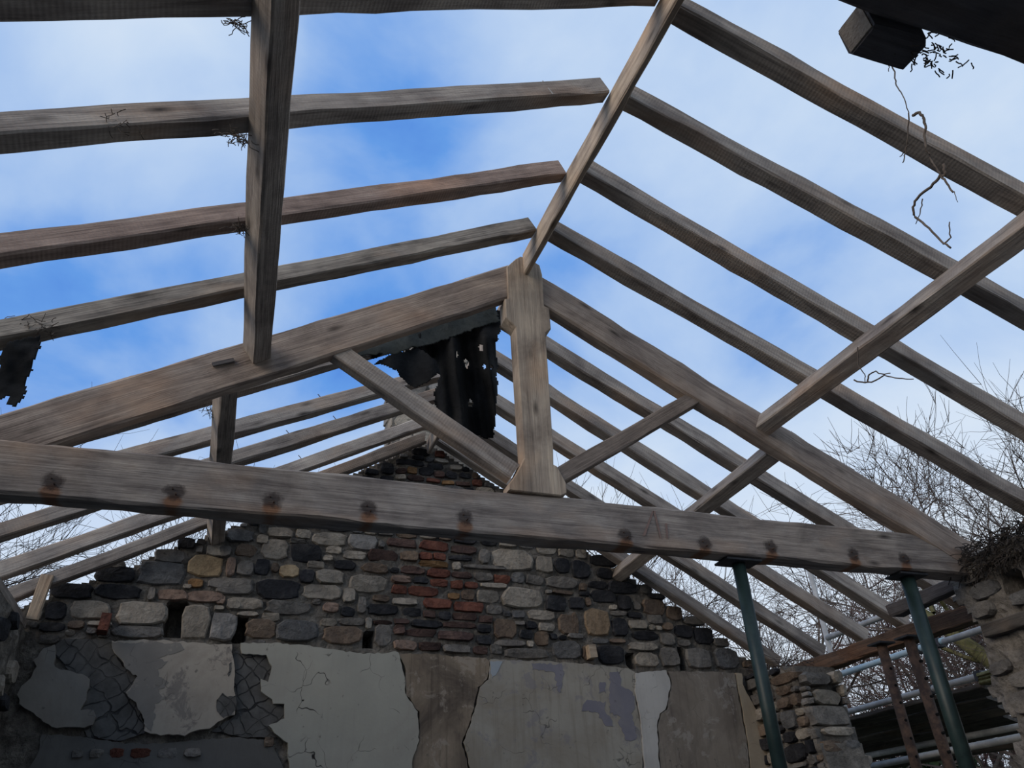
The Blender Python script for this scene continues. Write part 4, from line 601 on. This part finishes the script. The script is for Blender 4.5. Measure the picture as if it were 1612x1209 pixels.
prop(3.06, 4.10, 0, EYE + 1.628, .041, M['green'], 'dark green steel prop left of the wall corner, plate under the tie beam', plate=.13)
prop(4.435, 4.10, 0, EYE + 1.628, .048, M['green'], 'second green steel prop nearer the right end of the tie beam', plate=.12)
prop(5.14, 5.22, 0, EYE + 1.465, .040, M['rust'], 'slim rusty prop with pin holes, left one under the wall plate', True, .08, (-.0, 0))
prop(5.20, 4.95, 0, EYE + 1.465, .042, M['rust'], 'thicker rusty prop with pin holes close behind the green prop', True, .08, (.02, .05))

# ---------------------------------------------------------------- scaffold outside the opening
def scaf(name, pts, mat, label, r=.029, extra=None):
    b = MB(); b.tube(pts, r, 14); o = b.build(name, mat, None, True); tag(o, label, 'scaffold tube', 'scaffold tubes outside the opening'); return o
scaf('scaffold_tube', [(6.2, 4.6, EYE + 2.0), (6.2, 7.03, EYE + 2.0)], M['galv'], 'upper grey scaffold tube showing between the rafter ends')
blue = scaf('scaffold_tube', [(6.2, 5.55, EYE + 1.61), (6.2, 7.2, EYE + 1.61)], M['bluepaint'], 'pale blue painted scaffold tube below the wall plate')
scaf('scaffold_tube', [(6.2, 3.6, EYE + 1.60), (6.2, 5.55, EYE + 1.60)], M['galv'], 'weathered grey brown tube joined end to end with the blue one')
scaf('scaffold_tube', [(6.2, 5.0, EYE + 1.25), (6.2, 7.6, EYE + 1.24)], M['galv'], 'grey scaffold tube just above the platform boards')
scaf('scaffold_tube', [(6.2, 4.9, EYE + .74), (6.2, 6.9, EYE + .72)], M['galv'], 'low grey scaffold tube below the platform')
scaf('scaffold_tube', [(6.75, 4.6, EYE + .885), (6.75, 8.4, EYE + .89)], M['galv'], 'tube carrying the platform boards from underneath')
scaf('scaffold_tube', [(6.24, 7.08, 0), (6.24, 7.08, EYE + 3.0)], M['galv'], 'upright scaffold standard left behind the rafters')
scaf('scaffold_tube', [(6.26, 5.83, 0), (6.26, 5.83, EYE + 2.9)], M['galv'], 'upright scaffold standard right behind the green prop')
for i, (y, z) in enumerate([(5.87, 2.0), (5.87, 1.61), (5.62, 1.605), (5.87, 1.245), (7.08, 1.61), (5.3, 1.25)]):
    b = MB(); b.box((-.04, -.035, -.04), (.045, .035, .04)); b.tube([(-.05, 0, -.02), (.05, 0, -.02)], .014, 8); o = b.build('scaffold_clip', M['blacksteel']); o.location = (6.21, y, EYE + z)
    tag(o, ['steel coupler on the upper grey tube', 'steel coupler on the blue tube at the upright', 'steel sleeve where blue and grey tubes meet', 'steel coupler above the platform', 'steel coupler on the far upright by the blue tube', 'steel coupler near the right end of the tube above the platform'][i], 'coupler')
for i in range(5):
    x = 6.2 + i * .2; y0 = 5.33 + i * .12 + (i % 2) * .03; z = EYE + 1.165 - i * .058
    tag(beam('scaffold_board', (x, y0, z), (x, y0 + 2.9, z + .0), .195, .038, M['board'], (.28, 0, 1), (1, -1)), ['nearest dark board of the scaffold platform', 'second board of the scaffold platform', 'middle board of the scaffold platform', 'fourth board of the scaffold platform', 'outermost board of the scaffold platform'][i], 'scaffold board', 'boards of the scaffold platform')
tag(beam('scaffold_board', (7.3, 5.6, EYE + .80), (7.3, 8.3, EYE + .83), .22, .04, M['board']), 'separate lower board under the scaffold platform', 'scaffold board')
for i in range(3):
    tag(beam('scaffold_board', (6.22, 4.55, EYE + 1.195 + .032 * i), (6.22, 5.30, EYE + 1.19 + .032 * i), .12, .03, M['moss']), ['bottom', 'middle', 'top'][i] + ' of three short yellowish boards stacked by the right wall', 'board', 'stack of short boards')

# ---------------------------------------------------------------- trees
def grow(b_trunk, b_twig, rnd, p, d, L, r, lvl, maxl, spread=.55, droop=.0):
    pts = [p]; rad = [r]; n = 4 if lvl < 2 else 3; seg = L / n; starts = []
    for i in range(n):
        d = (d + Vector((rnd.gauss(0, .13), rnd.gauss(0, .13), rnd.gauss(.05, .09) - droop))).normalized()
        p = p + d * seg; pts.append(p); rad.append(r * (1 - .55 * (i + 1) / n)); starts.append((p, d, rad[-1]))
    (b_trunk if lvl < 2 else b_twig).tube(pts, rad, 8 if lvl == 0 else 5 if lvl == 1 else 3, False)
    if lvl >= maxl: return
    nc = [8, 7, 6, 5, 4][lvl]
    for k in range(nc):
        q = rnd.uniform(.25, 1); i = min(n - 1, int(q * n)); sp, sd, sr = starts[i]
        ax = Vector((rnd.gauss(0, 1), rnd.gauss(0, 1), rnd.gauss(0, .6))); ax = (ax - sd * ax.dot(sd)).normalized()
        nd_ = (sd + ax * rnd.uniform(spread, spread * 2.1)).normalized()
        base = sp if k else pts[-1]
        grow(b_trunk, b_twig, rnd, base, nd_, L * rnd.uniform(.5, .78), max(.0045, sr * rnd.uniform(.55, .8)), lvl + 1, maxl, spread, droop)
def tree_proto(seed, H, r, maxl=4, lean=(0, 0), twig=M['twig'], bark=M['bark'], spread=.55):
    rnd = random.Random(seed); a = MB(); t = MB()
    grow(a, t, rnd, Vector((0, 0, -.15)), Vector((lean[0], lean[1], 1)).normalized(), H * .5, r, 0, maxl, spread)
    root = empty('bare_tree'); a.build('trunk', bark, root, True); o = t.build('twigs', twig, root); o['kind'] = 'stuff'; return root
def place(root, loc, rz, sc, label, first=False, twig=None):
    r = root
    if not first:
        r = root.copy(); C.objects.link(r)
        for c in list(root.children):
            q = c.copy(); C.objects.link(q); q.parent = r
    r.location = loc; r.rotation_euler = (0, 0, rz); r.scale = (sc,) * 3
    tag(r, label, 'tree', 'bare winter trees outside'); return r
TA = tree_proto(21, 7.2, .15); TB = tree_proto(22, 6.4, .12, spread=.6); TR = tree_proto(23, 5.6, .09, 4, twig=M['twig_red'], spread=.5)
place(TA, (12.6, 10.6, -.1), .3, 1.0, 'bare tree rising behind the right end of the principal rafter', True)
place(TA, (14.2, 8.6, -.1), 2.1, 1.0, 'bare tree at the right edge of the picture')
place(TB, (9.4, 11.6, -.1), 1.0, 1.0, 'bare grey tree behind the green prop', True)
place(TB, (8.2, 12.8, -.1), 2.9, .9, 'bare tree low above the broken gable slope')
place(TR, (10.2, 10.2, -.1), 0, 1.0, 'reddish twigged tree left of the second green prop', True)
place(TR, (11.4, 9.3, -.1), 1.9, 1.0, 'reddish twigged tree right of the second green prop')
place(TA, (12.4, 8.4, -.1), 4.1, 1.0, 'bare tree seen through the opening behind the blue tube')
place(TB, (10.4, 7.6, -.1), 4.4, .95, 'bare tree seen through the opening above the platform')
place(TA, (8.3, 15.6, -.1), 3.6, 1.12, 'tall distant tree whose tip shows right of the king post foot')
place(TA, (-4.2, 13.4, -.1), 1.2, 1.0, 'bare tree at the left edge between the lowest rafters')
place(TB, (-1.9, 13.2, -.1), .4, 1.0, 'bare tree behind the lower left rafters')
place(TA, (.6, 15.4, -.1), 4.9, 1.0, 'bare tree just above the tie beam behind the left purlin')
place(TB, (2.6, 17.0, -.1), 2.2, 1.2, 'distant tree behind the gable left of the chimney')
rt = empty('mossy_tree', (10.2, 6.4, 0)); tag(rt, 'leaning moss green trunk beyond the opening', 'tree')
b = MB(); b.tube([(.2, -.1, 0), (.05, .15, 1.2), (-.45, .7, 2.6), (-1.0, 1.25, 3.6), (-1.5, 1.8, 4.5)], [.17, .15, .13, .10, .06], 10); b.build('trunk', M['moss'], rt, True)
rnd = random.Random(9); t_ = MB(); a_ = MB()
for k in range(7): grow(a_, t_, rnd, Vector((-.2 - .18 * k, .4 + .2 * k, 2.0 + .38 * k)), Vector((rnd.uniform(-1, 1), rnd.uniform(-1, 1), .7)).normalized(), 1.5, .035, 1, 4)
a_.build('bough', M['moss'], rt, True); t_.build('twigs', M['twig'], rt)['kind'] = 'stuff'
def ivy(loc, sx, sz, n, seed, label):
    rnd = random.Random(seed); r = empty('ivy_bush', loc); tag(r, label, 'bush'); b = MB()
    for k in range(n):
        u = Vector((rnd.gauss(0, 1), rnd.gauss(0, 1), rnd.gauss(0, 1))).normalized() * rnd.uniform(.55, 1); p = Vector((u.x * sx, u.y * sx, sz * (u.z * .5 + .5)))
        a = Vector((rnd.gauss(0, 1), rnd.gauss(0, 1), rnd.gauss(0, 1))).normalized(); c_ = a.orthogonal(); s = rnd.uniform(.04, .085)
        b.add([p - a * s, p + c_ * s * .6, p + a * s, p - c_ * s * .6], [(0, 1, 2, 3)])
    b.build('foliage', M['leaf'], r)['kind'] = 'stuff'
    b = MB(); b.tube([(0, 0, -.1), (.05, .02, sz * .8)], [.07, .03], 7); b.build('stem', M['bark'], r)
ivy((8.7, 8.7, -.1), .75, 3.35, 5200, 1, 'dark evergreen mass behind the blue scaffold tube')
ivy((9.6, 6.6, -.1), .7, 2.2, 4200, 2, 'dark evergreen bush below the scaffold platform')
ivy((8.9, 7.4, -.1), .6, 2.0, 3000, 3, 'evergreen bush behind the rusty props')

# ---------------------------------------------------------------- hanging stems, roots and debris
def stems(name, lines, label, r=.006, scale=1.0, cat='stem'):
    root = MB()
    for pts, rr in lines:
        q = [Vector((p[0] * scale, p[1] * scale, EYE + (p[2] - EYE) * scale)) for p in pts]; fine = []
        for i in range(len(q) - 1):
            for k in range(4): fine.append(q[i].lerp(q[i + 1], k / 4) + Vector((random.uniform(-1, 1), random.uniform(-1, 1), random.uniform(-1, 1))) * .003)
        fine.append(q[-1]); root.tube(fine, [rr * (1 - .4 * i / len(fine)) for i in range(len(fine))], 6)
    o = root.build(name, M['vine'], None, True); tag(o, label, cat); return o
V = lambda *p: [(3.15, y, z) for y, z in p]
stems('dead_stem', [(V((1.89, 5.45), (1.9, 5.33), (1.92, 5.27), (1.91, 5.18), (1.92, 5.04)), .004), (V((1.89, 5.45), (1.91, 5.43), (1.925, 5.40)), .003), (V((1.92, 5.04), (2.0, 4.88), (2.04, 4.85), (2.07, 4.85)), .0035), (V((2.0, 4.87), (2.04, 4.83), (2.07, 4.80)), .004)],
      'thin straight dead stem hanging below the black beam stub', scale=.885)
stems('dead_stem', [(V((1.905, 5.0), (1.87, 4.98), (1.86, 4.93), (1.87, 4.87), (1.9, 4.83), (1.92, 4.74), (1.92, 4.62), (1.91, 4.54)), .0075), (V((1.91, 4.54), (1.98, 4.53), (2.08, 4.54), (2.12, 4.51), (2.13, 4.45), (2.08, 4.33), (2.05, 4.21), (2.02, 4.14)), .007),
                    (V((1.87, 4.58), (1.89, 4.52), (1.91, 4.54), (1.90, 4.47), (1.89, 4.40)), .007), (V((2.05, 4.19), (2.0, 4.19), (1.97, 4.27)), .004), (V((2.05, 4.51), (2.09, 4.45), (2.14, 4.41)), .003), (V((1.885, 4.40), (1.89, 4.33)), .002)],
      'curled dead bramble stem hooked over the topmost right rafter', scale=.885)
W2 = lambda *p: [(3.4, y, z) for y, z in p]
stems('dead_stem', [(W2((2.97, 4.22), (3.01, 4.11), (2.98, 4.03), (3.0, 3.98)), .004), (W2((3.07, 4.04), (3.0, 3.98), (2.94, 3.95), (2.85, 3.94), (2.77, 3.87), (2.68, 3.81)), .005), (W2((2.98, 3.97), (2.95, 4.01), (2.9, 4.0), (2.86, 3.95), (2.81, 3.93)), .005)],
      'small forked twig dangling under the front right purlin', scale=.965)
def tuft(c, r, n, seed, label, L=.038):
    rnd = random.Random(seed); b = MB(); c = Vector(c)
    for k in range(n):
        p = c + Vector((rnd.gauss(0, r), rnd.gauss(0, r * .5), rnd.gauss(0, r * .5))); pts = [p]; d = Vector((rnd.gauss(0, .6), rnd.gauss(0, .4), -abs(rnd.gauss(.5, .4))))
        for i in range(3): d = (d + Vector((rnd.gauss(0, .7), rnd.gauss(0, .4), rnd.gauss(0, .5)))).normalized(); p = p + d * L / 3; pts.append(p)
        b.tube(pts, .0018, 3, False)
    o = b.build('root_tuft', M['vine']); tag(o, label, 'plant debris', kind='stuff')
tuft((-.215, 2.30, EYE + 2.50), .025, 60, 1, 'tuft of dead roots where the second left rafter meets the purlin')
tuft((-.19, 2.85, EYE + 2.53), .018, 36, 2, 'tuft of dead roots where the third left rafter meets the purlin')
tuft((-.25, 1.80, EYE + 2.50), .018, 30, 3, 'tuft of dead roots by the purlin under the topmost left rafter')
tuft((-.27, 4.63, EYE + 2.56), .03, 60, 4, 'tuft of dead roots on the rear left purlin under the principal rafter')
tuft((1.43, .765, EYE + 1.66), .045, 90, 5, 'ragged roots behind the black beam stub', .022)
tuft((-.62, 2.27, EYE + 2.40), .05, 16, 6, 'thin rootlets hanging from the second left rafter', .05)
tuft((-1.0, 3.42, EYE + 2.22), .05, 40, 7, 'dry moss lying over the felt strip at the left edge', .05)
rnd = random.Random(44); b = MB()
for k in range(1100):
    y = rnd.uniform(3.0, 4.08); p = Vector((4.97 + rnd.gauss(0, .05), y, EYE + 1.74 + rnd.uniform(-.13, .10))); d = Vector((-.8, rnd.gauss(0, .5), rnd.gauss(-.2, .5))).normalized(); pts = [p]
    for i in range(3): p = p + d * .035; d = (d + Vector((0, rnd.gauss(0, .3), -.35))).normalized(); pts.append(p)
    b.tube(pts, .0035, 3, False)
tag(b.build('thatch_of_roots', M['roots']), 'dark matted roots and straw on the right wall over the tie beam end', 'plant debris', kind='stuff')
b = MB(); rnd = random.Random(45)
for k in range(70):
    p = Vector((rnd.uniform(4.9, 5.5), rnd.uniform(6.3, 6.85), EYE + 1.55)); pts = [p, p + Vector((rnd.gauss(0, .06), rnd.gauss(0, .05), rnd.uniform(.01, .07))), p + Vector((rnd.gauss(0, .12), rnd.gauss(0, .08), rnd.uniform(-.02, .09)))]
    b.tube(pts, .003, 3, False)
tag(b.build('twig_litter', M['twig']), 'litter of thin twigs on the wall corner under the lowest right rafters', 'plant debris', kind='stuff')
